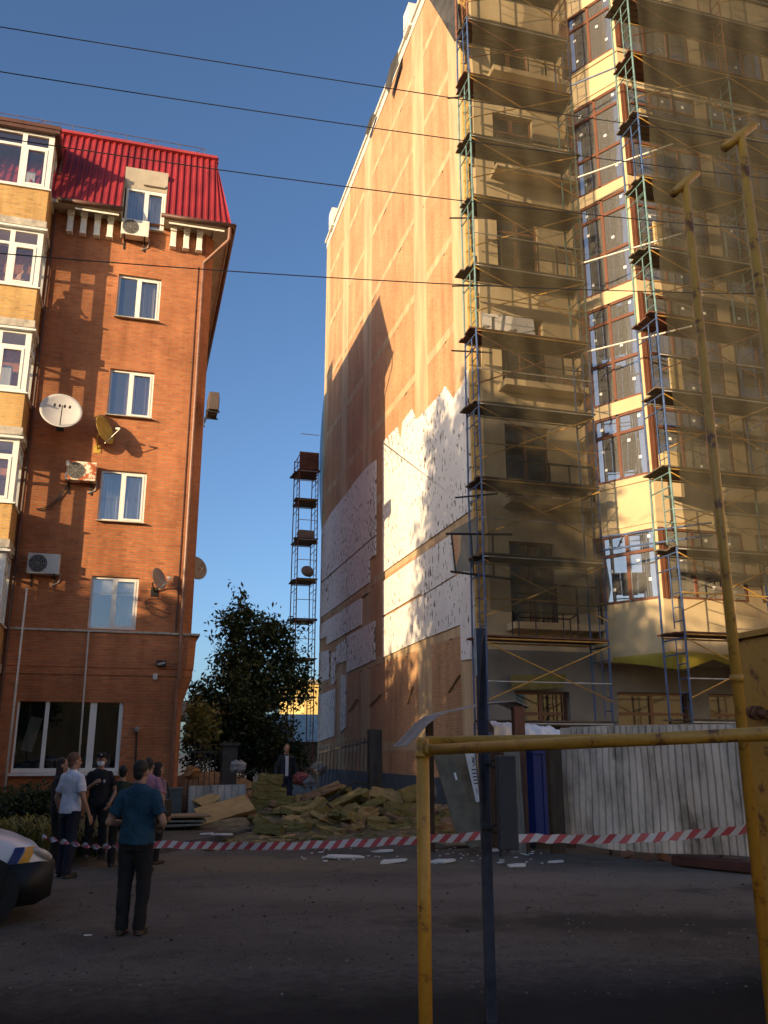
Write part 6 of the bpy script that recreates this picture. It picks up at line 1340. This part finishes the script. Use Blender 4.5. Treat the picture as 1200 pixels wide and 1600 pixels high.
o = MB().loft(rings).build('windows', M_CG, t, smooth=True); o.modifiers.new('sub', 'SUBSURF').levels = 1
rings = []
for x, w_, zb, zt in CB[2:5]: rings.append([(x, -w_ * .82, zt - .03), (x, -w_ * .5, zt + .025), (x, w_ * .5, zt + .025), (x, w_ * .82, zt - .03)])
MB().loft(rings).build('roof', M_CW, t, smooth=True)
for sx in (1.35, -1.35):
    for sy in (-1, 1):
        w_ = MB(); n = 36; prof = [(.20, .085), (.29, .09), (.315, .06), (.32, 0), (.315, -.06), (.29, -.09), (.20, -.085)]
        vs = [(sx + r_ * math.cos(2 * math.pi * i / n), sy * .78 + d, .32 + r_ * math.sin(2 * math.pi * i / n)) for i in range(n) for r_, d in prof]; m_ = len(prof)
        w_.add(vs, [(i * m_ + j, i * m_ + j + 1, ((i + 1) % n) * m_ + j + 1, ((i + 1) % n) * m_ + j) for i in range(n) for j in range(m_ - 1)]); wh = w_.build('wheel', M('tyre rubber', (.022, .022, .022), .8, .2), t, smooth=True)
        r_ = MB(); r_.tube((sx, sy * .80, .32), (sx, sy * .845, .32), .20, n=24)
        for i in range(5): a = 2 * math.pi * i / 5; r_.tube((sx, sy * .85, .32), (sx + .18 * math.cos(a), sy * .85, .32 + .18 * math.sin(a)), .028, n=6)
        r_.build('rim', M('dull alloy', (.07, .07, .075), .4, .2), wh)
        a = MB(); a.tube((sx, sy * .70, .33), (sx, sy * .895, .33), .352, n=36); a.build('wheel_arch', M_CB, t)
bm_ = MB(); bm_.loft([[(1.52, -.884, .18), (1.86, -.82, .19), (2.04, -.62, .24), (2.11, 0, .25), (2.04, .62, .24), (1.86, .82, .22), (1.52, .884, .20)], [(1.58, -.90, .60), (1.90, -.815, .61), (2.06, -.62, .58), (2.12, 0, .55), (2.06, .62, .58), (1.90, .815, .61), (1.58, .90, .60)]], cap=False)
o = bm_.build('bumper', M_CB, t, smooth=True, fix=False); sm = o.modifiers.new('t', 'SOLIDIFY'); sm.thickness = .03; sm.offset = 0
for sy in (-1, 1):
    h_ = MB(); h_.ell((1.92, sy * .66, .665), (.15, .09, .05), 16, 10, (0, R(24), sy * R(-38))); h_.build('headlight', M('headlight lens', (.50, .46, .42), .12, .1, spec=.8), t, smooth=True)
    for mt, x0 in ((M_BLU, 1.60), (M_YLW, 1.715)):
        q = MB(); rows = []
        for z, dx in ((.585, -.05), (.64, -.02), (.70, .01), (.755, .03)):
            rows.append([(x0 + dx, z), (x0 + dx + .10, z)])
        def ysurf(x, z): 
            for (a, b) in zip(ST, ST[1:]):
                if a[0] <= x <= b[0]:
                    f = (x - a[0]) / (b[0] - a[0]); w_, zb, zt = (a[i] + (b[i] - a[i]) * f for i in (1, 2, 3)); hh = (z - zb) / (zt - zb)
                    return w_ * (1.0 if hh < .5 else 1 - .08 * ((hh - .5) / .42) ** 2) + .004
            return .8
        for (a, b), (c, d) in zip(rows, rows[1:]): q.quad(*[(x, sy * ysurf(x, z), z) for x, z in (a, b, d, c)])
        o = q.build('stripe', mt, t, fix=False); sm = o.modifiers.new('t', 'SOLIDIFY'); sm.thickness = .006; sm.offset = 0
    m = MB(); m.ell((.75, sy * .98, .98), (.06, .11, .075), 12, 8); m.build('mirror', M_CW, t, smooth=True)
MB().box((-.35, -.5, 1.50), (-.15, .5, 1.58)).build('light_bar', M_BLU, t, bevel=.02)
